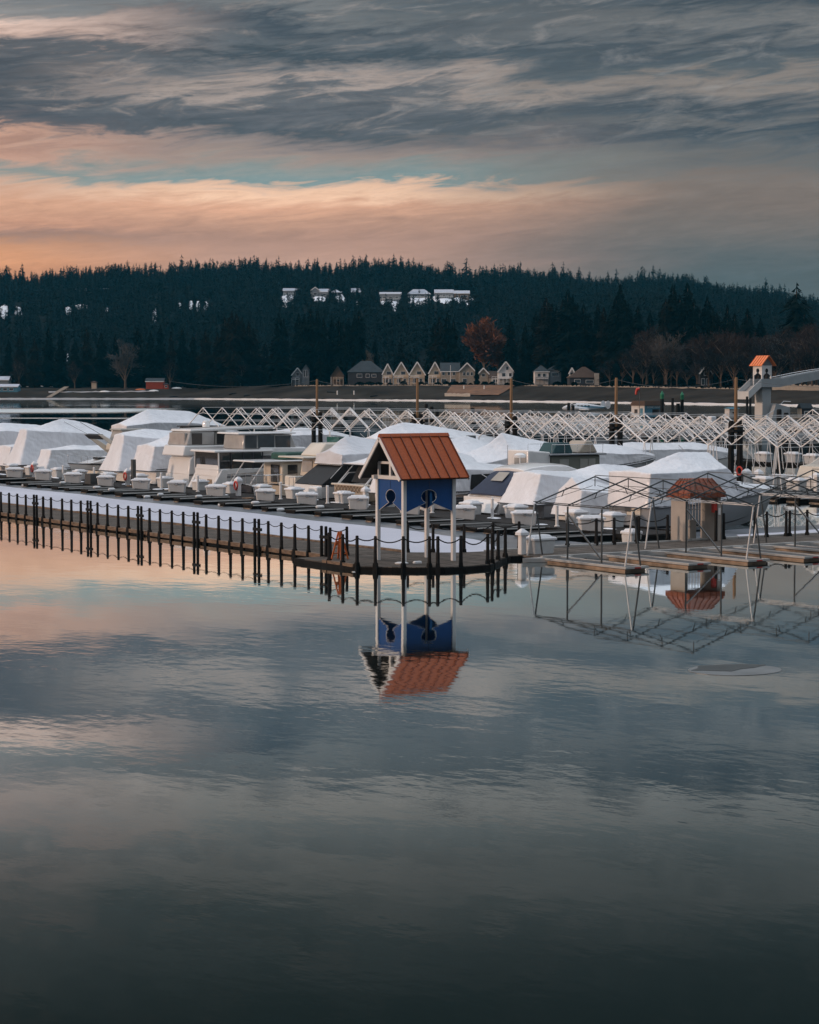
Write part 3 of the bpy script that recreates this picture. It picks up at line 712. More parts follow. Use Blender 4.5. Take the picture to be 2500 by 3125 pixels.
# canopies: steel trusses spanning two slips, ridge along the fingers
EV=[49.3,55.2,61.05,66.95]; TY=[66.9,64.8,62.7,60.85]
ZEV,ZRG=2.52,3.47
CN=['bare grey steel canopy frame over the slips nearest the gazebo','bare grey steel canopy frame in front of the beige gate shelter','bare grey steel canopy frame cut by the right edge']
for i in range(3):
    x0,x1=EV[i],EV[i+1]; h=(x1-x0)/2
    cf=thing('boat_canopy',((x0+x1)/2,63.9,0),0,CN[i],'canopy frame','bare canopy frames over the front slips')
    for y in TY:
        y-=63.9
        tr=MB(); 
        for s in (-1,1): tr.bar((s*(h-.03),y,ZEV),(s*.0,y,ZRG),.036,.046)
        tr=tr.build('truss','frame_grey',cf)
        mb=MB()
        for s in (-1,1):
            mb.bar((s*(h-.2),y,ZEV-.02),(s*.12,y,ZRG-.36),.016); mb.bar((s*h*.52,y,ZEV+.44),(s*h*.56,y,ZEV+.2),.025)
        mb.bar((0,y,ZRG-.03),(0,y,ZRG-.38),.025); mb.build('web',['frame_grey'],tr)
    y0,y1=TY[-1]-63.9,TY[0]-63.9
    mb=MB(); mb.bar((0,y0,ZRG+.05),(0,y1,ZRG+.05),.028); mb.build('ridge_pipe','frame_grey',cf)
    for s in (-1,1):
        mb=MB(); mb.bar((s*h*.5,y0,(ZEV+ZRG)/2+.06),(s*h*.5,y1,(ZEV+ZRG)/2+.06),.022); mb.build('purlin','frame_grey',cf)
    ends=(-1,) if i<2 else (-1,1)
    for s in ends:
        X=s*h
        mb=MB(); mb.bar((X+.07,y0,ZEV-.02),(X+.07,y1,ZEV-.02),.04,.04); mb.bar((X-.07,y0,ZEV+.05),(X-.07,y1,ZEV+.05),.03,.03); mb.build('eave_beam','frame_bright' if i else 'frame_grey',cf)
        for y in (y0,y1):
            for dx in (-.36,.36):
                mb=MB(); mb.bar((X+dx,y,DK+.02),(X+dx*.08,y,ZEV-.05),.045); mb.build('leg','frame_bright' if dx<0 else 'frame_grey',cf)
        for y in (TY[1]-63.9,TY[2]-63.9):
            mb=MB(); mb.bar((X,y,DK),(X,y,ZEV-.05),.05); mb.build('leg','frame_grey',cf)
        mb=MB(); mb.bar((X,TY[1]-63.9-.03,ZEV-.35),(X,TY[2]-63.9,DK+.12),.05); mb.build('brace','frame_grey',cf)
# ------------------------------------------------------------------ gate shelter on the right walkway
ks=thing('gate_shelter',(59.95,69.75,DK),0,'beige board gate shelter with orange-brown hipped metal roof on the right walkway','shelter')
for x0,x1 in ((-.86,-.55),):
    MB().box(-.86,-.70,-.33,.62,0,1.86).build('wall','kiosk_wall',ks)
MB().box(.70,.86,-.62,.5,0,1.86).build('wall','kiosk_wall',ks)
MB().box(.02,.34,.36,.52,0,.85).build('wall','kiosk_wall',ks)
mb=MB()
mb.loft([[(-1.0,-.78,1.86),(1.0,-.78,1.86),(1.0,.78,1.86),(-1.0,.78,1.86)],[(-1.0,-.78,2.08),(1.0,-.78,2.08),(1.0,.78,2.08),(-1.0,.78,2.08)],[(-.62,-.30,2.66),(.62,-.30,2.66),(.62,.30,2.66),(-.62,.30,2.66)]],True,True)
rf=mb.build('roof','roof_rust',ks)
mb=MB()
for k in range(6):
    x=-.9+k*.36; mb.bar((x,-.785,1.88),(x,-.785,2.08),.03); mb.bar((x,-.79,2.085),(x*.66,-.31,2.67),.03,.04)
for k in range(5):
    y=-.7+k*.35; mb.bar((-1.005,y,1.88),(-1.005,y,2.08),.03); mb.bar((-1.01,y,2.085),(-.63,y*.42,2.67),.03,.04)
mb.build('seam_rib','roof_rust',rf)
mb=MB()
for k in range(7): mb.bar((-.5+k*.17,.42,.55),(-.5+k*.17,.42,1.8),.02)
mb.bar((-.55,.42,.55),(.6,.42,.55),.03); mb.bar((-.55,.42,1.3),(.6,.42,1.3),.03); mb.build('gate','frame_bright',ks)
tag(MB().bev(-.11,.11,-.09,.09,0,.5,.03).build('fire_box','red',loc=(60.55,69.25,1.65)),'red fire extinguisher box hanging in the gate shelter opening','fire box')
tag(MB().box(-.07,.07,-.01,.01,0,.3).build('notice_plate','white_paint',loc=(60.73,69.11,1.55)),'small blank white notice plate on the gate shelter right post','notice')
tag(MB().lathe([(.07,0),(.065,1.3),(.04,1.32)],8).build('bollard','post',loc=(60.35,68.9,DK)),'dark bollard standing inside the gate shelter opening','bollard')
# ------------------------------------------------------------------ main boat pier
YM0,YM1=73.5,192
pier('boat_pier',59.2,63.0,YM0,YM1,'pier_deck','long dark boat pier lined with white dock boxes behind the strip of ice','pier',rim='tar')
fp=None; k=0
ys=[bear(p,56.0) for p in (-60,21,72,111,162,204,260,308,366,417,482,538,605,669,748,811,878,964,1054,1133,1232,1325,1432)]+[85.0,82.4,79.8,77.2,74.8]
for i,y in enumerate(ys):
    n_=i; wide=(i%2==0)
    lab=('dark finger float with pale end board over the ice, %s from left'%ordw(max(1,n_))) if i<23 else ('low dark finger float behind the right walkway, %s beyond the gazebo'%ordw(i-22))
    if i==0: lab='dark finger float just outside the left edge of the view'
    if fp is None:
        fp=thing('finger_float',(55.95,y,.17),0,lab,'dock','finger floats of the boat pier')
        MB().box(.06,3.22,-.42,.42,-.2,.30).build('float','tar',fp)
        MB().box(.02,3.22,-.44,.44,.303,.37).build('deck','finger',fp)
        MB().box(-.02,.058,-.34,.34,.0,.17).build('end_board','pale',fp)
        mb=MB(); mb.tube([(.1,-.46,.33),(3.3,-.46,.33)],.035,5); mb.build('rub_strip','concrete_edge',fp)
    else: copy_tree(fp,(55.95+R.uniform(-.15,.15),y,.17+R.uniform(-.05,.02)),0,lab,scale=(1.02,1.15 if wide else .75,1))
fe=0
fd=MB().tube([(-.24,0,0),(-.2,0,0),(-.12,0,0),(.12,0,0),(.2,0,0),(.24,0,0)],[.02,.075,.095,.095,.075,.02],8)
fo=None
for i,y in enumerate(ys[2:26]):
    if R.random()<.25: continue
    fe+=1
    lab='small white fender lying on the %s finger float%s'%(ordw(i+2) if i+2<23 else ordw(i+2-22),' from the left' if i+2<23 else ' beyond the gazebo')
    loc=(55.95+R.uniform(.1,1.8),y-.42*R.choice((1,-.6)),.62 if R.random()<.6 else .38)
    if fo is None: fo=tag(fd.build('fender','fender',smooth=50,loc=loc),lab,'fender','fenders on the finger floats')
    else:
        c=fo.copy(); col.objects.link(c); c.location=loc; c['label']=lab
    (fo if fe==1 else c).rotation_euler=(0,0,R.uniform(-.4,.4))
# dock boxes
def box_proto(name,loc,label,grp,d=.85,w=1.15,h=.82):
    t=thing(name,loc,0,label,'dock box',grp)
    MB().bev(-d/2,d/2,-w/2,w/2,0,h-.14,.05,top=.05).build('body','box',t)
    mb=MB(); mb.bev(-d/2-.10,d/2+.10,-w/2-.10,w/2+.10,h-.14,h-.03,.04); mb.bev(-d/2+.04,d/2-.04,-w/2+.04,w/2-.04,h-.03,h+.05,.06); mb.build('lid','box_lid',t)
    MB().box(-d/2-.12,-d/2-.09,-.07,.07,h-.22,h-.1).build('latch','steel',t)
    return t
NBX=[-60]+[102,286,485,694,909.5-.0,1147,1390]
nby=[149.7,144.2,139.2,134.1,128.9,123.5,118.4,113.2,107.2,102.4,97.0,92.0,87.0,82.0,76.8]
fby=[156.5,151.3,147.6,142.5,138.7,134.0,129.3,125.4,120.5,116.1,112.4,108.5,102.8,98.3,94.5,90.2,86.4,81.4,78.6]
NEARPX='near row'
bp=None
for i,y in enumerate(nby):
    lab='white dock box in the near row of the boat pier, %s from the left'%ordw(i) if i>0 else 'white dock box of the near row just past the left edge'
    if bp is None: bp=box_proto('dock_box',(59.75,y,DK),lab,'white dock boxes on the boat pier',.62,.98,.68); bp.rotation_euler=(0,0,1.0)
    else: copy_tree(bp,(59.75+R.uniform(-.05,.05),y,DK),1.0+R.uniform(-.08,.08),lab,scale=(1,R.uniform(.95,1.08),R.uniform(.95,1.06)))
for i,y in enumerate(fby):
    lab='white dock box in the far row by the boat sterns, %s from the left'%ordw(i) if i>0 else 'white dock box of the far row just past the left edge'
    copy_tree(bp,(62.4+R.uniform(-.08,.08),y,DK),PI+R.uniform(-.05,.05),lab,scale=(1.1,R.uniform(.74,.88),R.uniform(.92,1.02)))
# boxes by the front slips and the gate
copy_tree(bp,(50.15,67.75,DK),-PI/2+.0,'white dock box standing alone on the right walkway by the first canopy leg','white dock boxes on the right walkway')
copy_tree(bp,(57.6,71.2,DK-.3),PI,'white dock box behind the rope just left of the beige gate shelter','white dock boxes on the right walkway',scale=(.8,.65,1.1))
# pedestals
pd=thing('power_pedestal',(49.3,67.75,DK),0,'white capped power pedestal beside the lone dock box on the right walkway','pedestal','white power pedestals')
mb=MB(); mb.bev(-.13,.13,-.13,.13,0,.75,.03); mb.build('body','white_paint',pd)
mb=MB(); mb.loft([[(s*.2,t*.2,.75) for s,t in ((-1,-1),(1,-1),(1,1),(-1,1))],[(s*.19,t*.19,.86) for s,t in ((-1,-1),(1,-1),(1,1),(-1,1))],[(s*.05,t*.05,1.0) for s,t in ((-1,-1),(1,-1),(1,1),(-1,1))]]); mb.build('cap','box_lid',pd)
pl=[(97,'beside the leftmost red life ring'),(381,'behind the second life ring from left'),(719,'behind the life ring near the cream trawler'),(1108,'beside the gazebo front-left post')]
for px,l in pl: copy_tree(pd,(61.1,bear(px+8,61.1),DK),0,'white capped power pedestal on the boat pier '+l,'white power pedestals',scale=(1,1,1.15))
rg=None
RN=['red life ring on a white pedestal, leftmost on the boat pier','red life ring hanging between two shrink-wrapped boats','bright red life ring on the white pedestal left of the cream trawler']
for px,l in zip((97,381,719),RN):
    mb=MB(); N=18
    rings=[[((.055*math.sin(b)),(.24+.055*math.cos(b))*math.cos(a),(.24+.055*math.cos(b))*math.sin(a)) for b in [2*PI*j/8 for j in range(8)]] for a in [2*PI*i/N for i in range(N+1)]]
    mb.loft(rings,True,False)
    o=mb.build('life_ring','red',smooth=50,loc=(60.88,bear(px,60.88),DK+.62)); o.rotation_euler=(0,0,-.1)
    tag(o,l,'life ring','red life rings on the boat pier')
wp=None
WPX=[(192,'leftmost'),(286,'second from the left'),(491,'third from the left'),(603,'fourth from the left'),(856,'by the swim platform of the black-canvas boat'),(999,'left of the beige wooden trawler'),(1319,'seen under the gazebo'),(1503,'in front of the navy canvas cruiser'),(1701,'in front of the small tented boat')]
for px,l in WPX:
    loc=(61.3 if px<1700 else 60.4,bear(px,61.3 if px<1700 else 60.4),DK); lab='slim white pipe post on the boat pier, '+l
    if wp is None:
        wp=MB().lathe([(.13,0),(.13,.03),(.075,.04),(.075,.95),(.09,.96),(.05,1.02)],10).build('pipe_post','white_paint',smooth=40,loc=loc); tag(wp,lab,'post','slim white pipe posts')
    else:
        c=wp.copy(); col.objects.link(c); c.location=loc; c['label']=lab
mb=MB(); mb.bev(-.12,.12,-.16,.16,0,1.75,.02); tag(mb.build('utility_post','frame_grey',loc=(61.3,bear(407,61.3),DK)),'dark grey upright utility post on the pier before a shrink-wrapped boat','post')
mb=MB(); mb.prism([(-.6,0),(.7,0),(.7,.25),(.1,.75),(-.6,.75)],-.45,.45,'y'); tag(mb.build('boarding_steps','frame_grey',loc=(59.9,bear(292,59.9),DK)),'grey boarding steps on the pier between near-row dock boxes','steps')

for i in range(10):
    y=(nby[i+1]+nby[i+2])/2+R.uniform(-.8,.8); x=R.uniform(60.3,61.8)
    pts=[]; a=R.uniform(0,6)
    for k in range(22):
        a+=R.uniform(-.2,.9); x+=.13*math.cos(a); y+=.13*math.sin(a); pts.append((x,y,DK+.03))
    tag(MB().tube(pts,.03,5).build('dock_line','fender' if i%3 else 'fascia'),'loose tangled dock line on the boat pier between near-row boxes %s and %s'%(ordw(i+1),ordw(i+2)),'rope','loose dock lines on the boat pier')
for k in range(26):
    x=R.uniform(59.9,62.6); y=R.uniform(76,150); w=R.uniform(.12,.5); l=R.uniform(.2,1.0)
    mb=MB(); N=9; ph=[R.uniform(.6,1.1) for _ in range(N)]
    mb.loft([[(x+w*q*ph[j]*math.cos(2*PI*j/N),y+l*q*ph[j]*math.sin(2*PI*j/N),DK+z) for j in range(N)] for q,z in ((1,.004),(.8,.03),(.3,.05))],True,True)
    tag(mb.build('snow','snow',smooth=True),kind='structure')
# ------------------------------------------------------------------ boats
def hb(t,B): return B/2*((.93+.07*min(1,t/.35)) if t<.35 else max(.012,1-((t-.35)/.65)**2.4))
def sh(t,fs,fb): return fs+(fb-fs)*t**1.6
def hull(t_,L,B,fs,fb,m='gel',stripe=True,rail=False,deckm='gel',ports=0,plat=True,mirror=False):
    N=16; rings=[]; 
    for i in range(N+1):
        t=i/N; b=hb(t,B); s=sh(t,fs,fb); x=t*L
        zc=.12+.55*max(0,t-.5)**1.5*fb*1.6; bc=b*(.90-.25*t**2)
        zk=-.35+ (fb+.30)*max(0,(t-.72)/.28)**2.2
        xo=(s-0)*.32*max(0,(t-.6)/.4)     # bow overhang
        rings.append([(x+xo,b,s),(x+xo*.75,b*.985,s-.28*(s-zc)),(x+xo*.3,bc+.3*(b-bc),zc+.25*(s-zc)),(x,bc,zc),(x,0,min(zk,zc)),(x,-bc,zc),(x+xo*.3,-bc-.3*(b-bc),zc+.25*(s-zc)),(x+xo*.75,-b*.985,s-.28*(s-zc)),(x+xo,-b,s)])
    mb=MB(); mb.loft(rings,False,False); mb.add(rings[0],[tuple(range(9))])
    h=mb.build('hull',m,t_,smooth=30)
    mb=MB(); mb.loft([[(r_[0][0],r_[0][1]*.97,r_[0][2]-.02),(r_[0][0],0,r_[0][2]+.06*(1-i/N)+.02),(r_[8][0],r_[8][1]*.97,r_[8][2]-.02)] for i,r_ in enumerate(rings)],False,False); mb.build('deck',deckm,t_,smooth=30)
    mb=MB()
    for k in (0,8): mb.tube([(r_[k][0],r_[k][1]*1.0,r_[k][2]-.03) for r_ in rings],.035,5)
    mb.build('rub_rail','boot' if stripe else 'gel_grey',t_)
    if stripe:
        mb=MB()
        for sgn,k in ((1,3),(-1,5)):
            mb.loft([[(r_[k][0],r_[k][1]+sgn*.012,r_[k][2]+.20),(r_[k][0]+.02,r_[k][1]+sgn*.10,r_[k][2]+.34)] for r_ in rings[:-1]],False,False)
        mb.box(-.012,.0,-B*.38,B*.38,.30,.42)
        mb.build('boot_stripe','boot',t_)
    if plat:
        MB().bev(-.75,-.02,-B*.42,B*.42,.36,.48,.04).build('swim_platform',m,t_)
    if rail:
        mb=MB(); top=[]
        for sgn,k in ((1,0),(-1,8)):
            pts=[(r_[k][0],r_[k][1]*.93,r_[k][2]+.55) for r_ in rings[8:]]
            mb.tube(pts,.02,5)
            for r_ in rings[8::2]: mb.tube([(r_[k][0],r_[k][1]*.93,r_[k][2]),(r_[k][0],r_[k][1]*.93,r_[k][2]+.55)],.014,4)
        mb.build('bow_rail','steel',t_)
    for i in range(ports):
        t=.5+.1*i; b=hb(t,B); z=sh(t,fs,fb)-.38*(sh(t,fs,fb))*.75
        for sgn in (1,-1):
            mb=MB(); N2=12
            y=sgn*(b*.955+.0); ring=[(t*L+.26*math.cos(2*PI*j/N2)+.12,0,z+.10*math.sin(2*PI*j/N2)) for j in range(N2)]
            ring=[(x,sgn*(hb(x/L,B)*.93+.03),zz) for x,_,zz in ring]; ring2=[(x,y_-sgn*.05,zz) for x,y_,zz in ring]
            mb.loft([ring2,ring],True,True); mb.build('porthole','glass',t_)
    return h
def cover(t_,L,B,fs,fb,keys,m='wrap',drop=.14,rake=.5,bulge=.03,name='shrink_wrap',t0=0.0,seed=1,zb0=None):
    """shrink wrap stretched over a boat: keys = (t, ridge z, shoulder z, shoulder half width as share of the half beam)"""
    r=random.Random(seed); ks=np.array(keys); T=[]
    for a,b in zip(ks[:-1,0],ks[1:,0]):
        n_=max(2,int((b-a)*L/.55)); T += list(np.linspace(a,b,n_,endpoint=False))
    T.append(ks[-1,0]); rings=[]
    for t in T:
        tt=min(max(t,0),1); b=hb(tt,B)+bulge; zb=(sh(tt,fs,fb)-drop) if zb0 is None else zb0
        zr=np.interp(t,ks[:,0],ks[:,1]); zs=np.interp(t,ks[:,0],ks[:,2]); ws=np.interp(t,ks[:,0],ks[:,3])*B/2
        ws=min(ws,b*1.02) if t>.5 else ws
        ov=(sh(tt,fs,fb))*.32*max(0,(tt-.6)/.4)
        side=[]
        for q in (0,.2,.42,.65,.85):
            y=b+(ws-b)*q; z=zb+(zs-zb)*q
            y-= .10*math.sin(PI*q)*(zs-zb)*.35
            side.append((y+r.uniform(-.03,.03)*(1 if q else 0),z+r.uniform(-.03,.03)*(1 if q else 0)))
        for q in (0,.25,.5,.75):
            y=ws*(1-q); z=zs+(zr-zs)*q-.05*math.sin(PI*q)*abs(zr-zs)
            side.append((y+r.uniform(-.015,.015),z+r.uniform(-.018,.018)))
        pts=[(y,z) for y,z in side]+[(0,zr)]+[(-y,z) for y,z in side[::-1]]
        rg_=[]
        for y,z in pts:
            x=t*L+ov*(1 if z<zb+.5 else .8)
            if t<=T[0]+1e-6: x-=rake*max(0,1-(z-zb)/max(.1,zr-zb))**1.4
            rg_.append((x,y,z))
        rings.append(rg_)
    mb=MB(); mb.loft(rings,False,False)
    mb.add(rings[0],[tuple(range(len(rings[0])))[::-1]])
    mb.add(rings[-1],[tuple(range(len(rings[-1])))])
    o=mb.build(name,m,t_,recalc=False)
    import bmesh
    bm=bmesh.new(); bm.from_mesh(o.data); bmesh.ops.remove_doubles(bm,verts=bm.verts,dist=.002)
    cl=bm.edges.layers.float.get('crease_edge') or bm.edges.layers.float.new('crease_edge')
    for e_ in bm.edges:
        if len(e_.link_faces)==2 and e_.calc_face_angle(0)>.32: e_[cl]=.75
    bm.to_mesh(o.data); bm.free()
    o.data.polygons.foreach_set('use_smooth',[True]*len(o.data.polygons))
    sb=o.modifiers.new('rounding','SUBSURF'); sb.levels=sb.render_levels=3
    tx=bpy.data.textures.new('folds','CLOUDS'); tx.noise_scale=.8; tx.noise_depth=4
    dp=o.modifiers.new('folds','DISPLACE'); dp.texture=tx; dp.strength=.055; dp.mid_level=.5; dp.texture_coords='LOCAL'
    t2=bpy.data.textures.new('pleats','WOOD'); t2.wood_type='BANDNOISE'; t2.noise_scale=.5; t2.turbulence=7
    d2=o.modifiers.new('pleats','DISPLACE'); d2.texture=t2; d2.strength=.014; d2.mid_level=.5; d2.texture_coords='LOCAL'
    for ts in (.22,.52):      # straps under the hull hold the wrap down
        i_=min(range(len(T)),key=lambda q: abs(T[q]-ts)); g_=rings[i_]; n_=len(g_)//2
        for sg in (1,-1):
            pp=[g_[0 if sg>0 else -1],(g_[0][0],(g_[0][1]+.02)*sg if sg>0 else g_[-1][1]-.02,max(.3,g_[0][2]-.55))]
            MB().tube(pp,.018,4).build('strap','boot',o)
    # hem coloured dark to draw the shaded gap over the hull
    mb2=MB()
    for k in (0,-1): mb2.tube([(p[k][0],p[k][1]*1.005,p[k][2]) for p in rings],.026,5)
    mb2.tube([rings[0][0],rings[0][-1]],.026,5)
    mb2.build('hem','boot',o)
    return o
def sidewin(t_,polys,ys,m='glass',name='window',th=.03):
    for poly in polys:
        for s in (1,-1):
            mb=MB(); mb.prism(poly,s*ys-th/2,s*ys+th/2,'y'); mb.build(name,m,t_)
def rectp(x0,x1,z0,z1,sl=0): return [(x0,z0),(x1,z0),(x1+sl,z1),(x0+sl,z1)]
XB=63.75
BG='boats on the boat pier'
def wrapped(label,y,L,B,fs,fb,keys,x=XB,hm='gel',m='wrap',rz=0,grp=BG,seed=1,name='wrapped_boat',**kw):
    t=thing(name,(x,y,0),rz,label,'boat',grp)
    hk={k:kw.pop(k) for k in ('rail','ports','stripe') if k in kw}
    hull(t,L,B,fs,fb,hm,**hk); cover(t,L,B,fs,fb,keys,m,seed=seed,**kw); return t
wrapped('shrink-wrapped boat at the left edge, farther and taller of two with plain white covers',160.8,10,3.4,1.2,1.7,[(0,3.75,3.4,.9),(.18,4.1,3.5,.9),(.5,3.9,3.0,.9),(1,2.2,1.9,.5)],seed=2)
wrapped('low flat-topped shrink-wrapped boat cut by the left edge',156.0,8,3.0,1.0,1.5,[(0,2.45,2.35,.95),(.4,2.6,2.4,.95),(.8,2.4,2.0,.9),(1,1.8,1.6,.4)],seed=3)
wrapped('tall peaked shrink-wrapped boat near the left edge with long sloping white side',152.2,10.5,3.3,1.2,1.8,[(0,3.78,3.72,.42),(.12,3.95,3.6,.62),(.30,4.55,3.5,.75),(.52,4.15,3.3,.8),(.8,3.0,2.5,.75),(1,2.2,1.9,.3)],seed=4,rake=1.0,hm='gel_grey')
wrapped('small flat shrink-wrapped runabout standing before the tall peaked one',147.9,7.4,2.5,.95,1.35,[(0,2.34,2.30,.75),(.30,2.62,2.3,.85),(.40,2.55,2.25,.85),(.75,2.6,2.15,.8),(.8,1.9,1.7,.6),(1,1.45,1.4,.2)],seed=5,rake=.6)
# open bow-in cruiser with green windshield
b=thing('cabin_cruiser',(XB+9.2,143.3,0),PI,'white cruiser moored bow first with bow rails and green windshield','boat',BG)
hull(b,9,3.0,1.0,1.45,'gel',rail=True,plat=False,stripe=True)
mb=MB(); mb.prism([(1.0,1.0),(6.4,1.3),(8.3,1.42),(6.3,1.85),(5.2,2.0),(1.0,2.0)],-1.1,1.1,'y',taper=.25); mb.build('cabin','gel',b,smooth=20)
mb=MB(); mb.prism([(3.6,1.95),(6.0,1.9),(4.9,2.75),(3.8,2.8)],-.9,.9,'y',taper=.3); mb.build('windshield','glass_green',b)
mb=MB(); mb.bev(6.5,7.3,-.45,.45,1.68,1.82,.03); mb.build('hatch','canvas_black',b)
# sport fisher with slanting arch and clear enclosure
b=thing('sport_fisher',(XB,139.3,0),0,'beige sport fishing boat with slanting radar arch and clear flybridge curtain','boat',BG)
hull(b,10,3.3,1.0,1.6,'gel_cream'); 
mb=MB(); mb.prism([(2.2,1.0),(8,1.3),(6.4,2.1),(5.0,2.45),(2.3,2.45)],-1.2,1.2,'y',taper=.12); mb.build('cabin','gel_cream',b)
mb=MB(); mb.prism([(1.3,2.45),(4.6,2.45),(4.2,2.95),(1.4,2.95)],-1.05,1.05,'y',taper=.08); mb.build('flybridge','gel_cream',b)
mb=MB(); mb.prism([(1.5,2.95),(3.9,2.95),(3.4,3.85),(1.8,3.9)],-.98,.98,'y',taper=.15); mb.build('curtain','clear',b)
mb=MB(); mb.bev(1.6,3.8,-.95,.95,3.86,3.98,.05); mb.build('top','canvas_tan',b)
for s in (1,-1):
    mb=MB(); mb.prism([(1.6,2.2),(2.4,2.2),(.1,3.6),(-.25,3.6)],s*1.2-.07,s*1.2+.07,'y'); mb.build('arch','gel_cream',b)
mb=MB(); mb.prism([(.4,3.3),(.1,3.25),(-.25,3.55),(.1,3.65)],-1.2,1.2,'y'); mb.build('arch_bar','canvas_black',b)
sidewin(b,[rectp(2.7,4.8,1.6,2.2)],1.15)
for s in (1,-1):
    mb=MB(); mb.tube([(0,s*1.15,3.6),(-1.7,s*1.4,4.5)],.02,4); mb.build('antenna','steel',b)
wrapped('tall shrink-wrapped boat with crumpled stern, farther of the overlapping pair left of the motor yachts',135.2,10.5,3.4,1.3,1.9,[(0,3.75,3.65,.45),(.1,3.95,3.5,.65),(.2,4.05,3.4,.75),(.6,3.7,3.1,.8),(1,2.3,1.9,.3)],seed=6,rake=.9)
wrapped('shrink-wrapped cruiser with portholes below its cover, just left of the motor yachts',131.0,10.8,3.4,1.45,2.1,[(0,3.1,2.98,.8),(.10,3.45,2.95,.9),(.20,3.9,3.0,.9),(.6,3.7,3.0,.9),(.8,3.2,2.5,.8),(1,2.2,1.9,.3)],seed=7,rake=.55,ports=2)
# aft-cabin motor yacht
def motor_yacht(label,y,L,aft,top,x=XB):
    b=thing('motor_yacht',(x,y,0),0,label,'boat',BG); hull(b,L,3.6,1.25,1.9,'gel',rail=True,ports=2)
    mb=MB(); mb.prism([(.0,1.2),(8.6,1.6),(7.0,2.2),(6.0,2.75),(.6,2.75),(.15,2.2)],-1.62,1.62,'y',taper=.10); mb.build('cabin','gel',b)
    sidewin(b,[rectp(3.2,6.4,2.05,2.55,-.1)],1.565)
    return b
b=motor_yacht('white aft-cabin motor yacht with clear plastic flybridge curtain overhanging its stern',126.3,11.5,0,0)
mb=MB(); mb.prism([(-.4,2.45),(4.6,2.45),(4.9,3.15),(-.2,3.15)],-1.55,1.55,'y',taper=.06); mb.build('flybridge','gel',b)
mb=MB(); mb.prism([(-.05,3.15),(2.0,3.15),(2.1,4.05),(.25,4.05)],-1.45,1.45,'y',taper=.08); mb.build('curtain','clear',b)
mb=MB(); mb.prism([(2.05,3.15),(4.7,3.15),(4.0,3.98),(2.15,4.02)],-1.42,1.42,'y',taper=.08); mb.build('side_curtain','canvas_tan',b)
mb=MB(); mb.prism([(.2,4.05),(3.2,4.1),(6.5,4.25),(6.5,4.38),(3.2,4.3),(.3,4.2)],-1.45,1.45,'y'); mb.build('hardtop','gel',b)
sidewin(b,[rectp(.35,1.1,3.2,3.95),rectp(2.2,3.0,3.22,3.95),rectp(3.1,3.9,3.22,3.9)],1.43,'glass')
MB().box(-.02,.12,-1.1,1.1,3.2,3.95).build('stern_pane','clear',b)
MB().lathe([(.05,4.3),(.24,4.32),(.27,4.5),(.2,4.7),(.02,4.76)],12).build('radar_dome','gel',b,smooth=50,loc=(2.3,.3,0))
mb=MB(); mb.box(.62,1.5,-1.2,-.4,.9,2.4); mb.build('door','beige_hull',b)
b=motor_yacht('white motor yacht with glass-walled aft deck under a flat hardtop and flared stern',122.3,12,0,0)
for s in (-1.6,1.6): MB().prism([(-.5,.35),(.6,.35),(.7,1.7),(.3,1.75)],s-.15,s+.15,'y').build('stern_wing','gel',b)
mb=MB(); mb.prism([(.1,1.3),(3.6,1.5),(3.5,1.75),(.05,1.75)],-1.66,1.66,'y'); mb.build('coaming','gel',b)
mb=MB(); mb.prism([(.12,1.76),(3.3,1.76),(3.2,2.78),(.1,2.78)],-1.64,1.64,'y',taper=.05); mb.build('aft_window','glass',b)
for x in (.1,1.0,1.9,2.6,3.3):
    for s in (1,-1): MB().bar((x,s*1.66,1.75),(x,s*1.61,2.8),.07).build('window_post','boot' if x not in (.1,) else 'gel',b)
mb=MB(); mb.bev(-.25,4.1,-1.72,1.72,2.79,2.95,.06); mb.build('hardtop','gel',b)
mb=MB(); mb.prism([(3.2,2.6),(7.4,2.4),(6.6,3.05),(3.2,3.1)],-1.5,1.5,'y',taper=.08); mb.build('flybridge','gel',b)
mb=MB(); mb.prism([(2.0,2.96),(6.0,2.96),(5.6,3.9),(2.1,3.95)],-1.4,1.4,'y',taper=.06); mb.build('curtain','clear',b)
sidewin(b,[rectp(2.15,3.0,3.02,3.85),rectp(3.1,4.3,3.02,3.85),rectp(4.4,5.5,3.02,3.8)],1.40,'glass')
mb=MB(); mb.bev(1.6,5.9,-1.48,1.48,3.93,4.05,.05); mb.build('bimini','gel',b)
MB().box(-.03,.02,-.9,-.3,.6,1.05).build('transom_door','pale',b)
# small houseboat with roof on struts
b=thing('houseboat',(XB,117.4,0),0,'small white cabin boat with a flat roof on slanting struts and dark hull','boat',BG)
hull(b,9,3.0,.85,1.3,'boot')
mb=MB(); mb.prism([(2.2,.9),(7,1.1),(6.4,2.3),(2.2,2.3)],-1.25,1.25,'y',taper=.04); mb.build('cabin','gel_cream',b)
sidewin(b,[rectp(2.6,3.3,1.4,2.1),rectp(3.7,5.6,1.5,2.1)],1.24); 
mb=MB(); mb.prism([(2.17,1.0),(2.17,2.1),(2.17,2.1)],-.3,.3,'y') ; MB().box(2.12,2.2,-.9,.1,1.0,2.1).build('door','glass',b)
mb=MB(); mb.bev(.1,6.6,-1.42,1.42,2.3,2.40,.04); mb.build('roof','gel',b)
for s in (1,-1):
    mb=MB(); mb.bar((-.1,s*1.3,.95),(.9,s*1.3,2.3),.06); mb.build('strut','gel',b)
mb=MB()
for s in (1,-1):
    mb.tube([(0,s*1.35,.9),(0,s*1.35,1.5),(2.1,s*1.35,1.5)],.025,5)
    for k in range(5): mb.tube([(.4*k+.2,s*1.35,.9),(.4*k+.2,s*1.35,1.5)],.018,4)
mb.build('rail','steel',b)
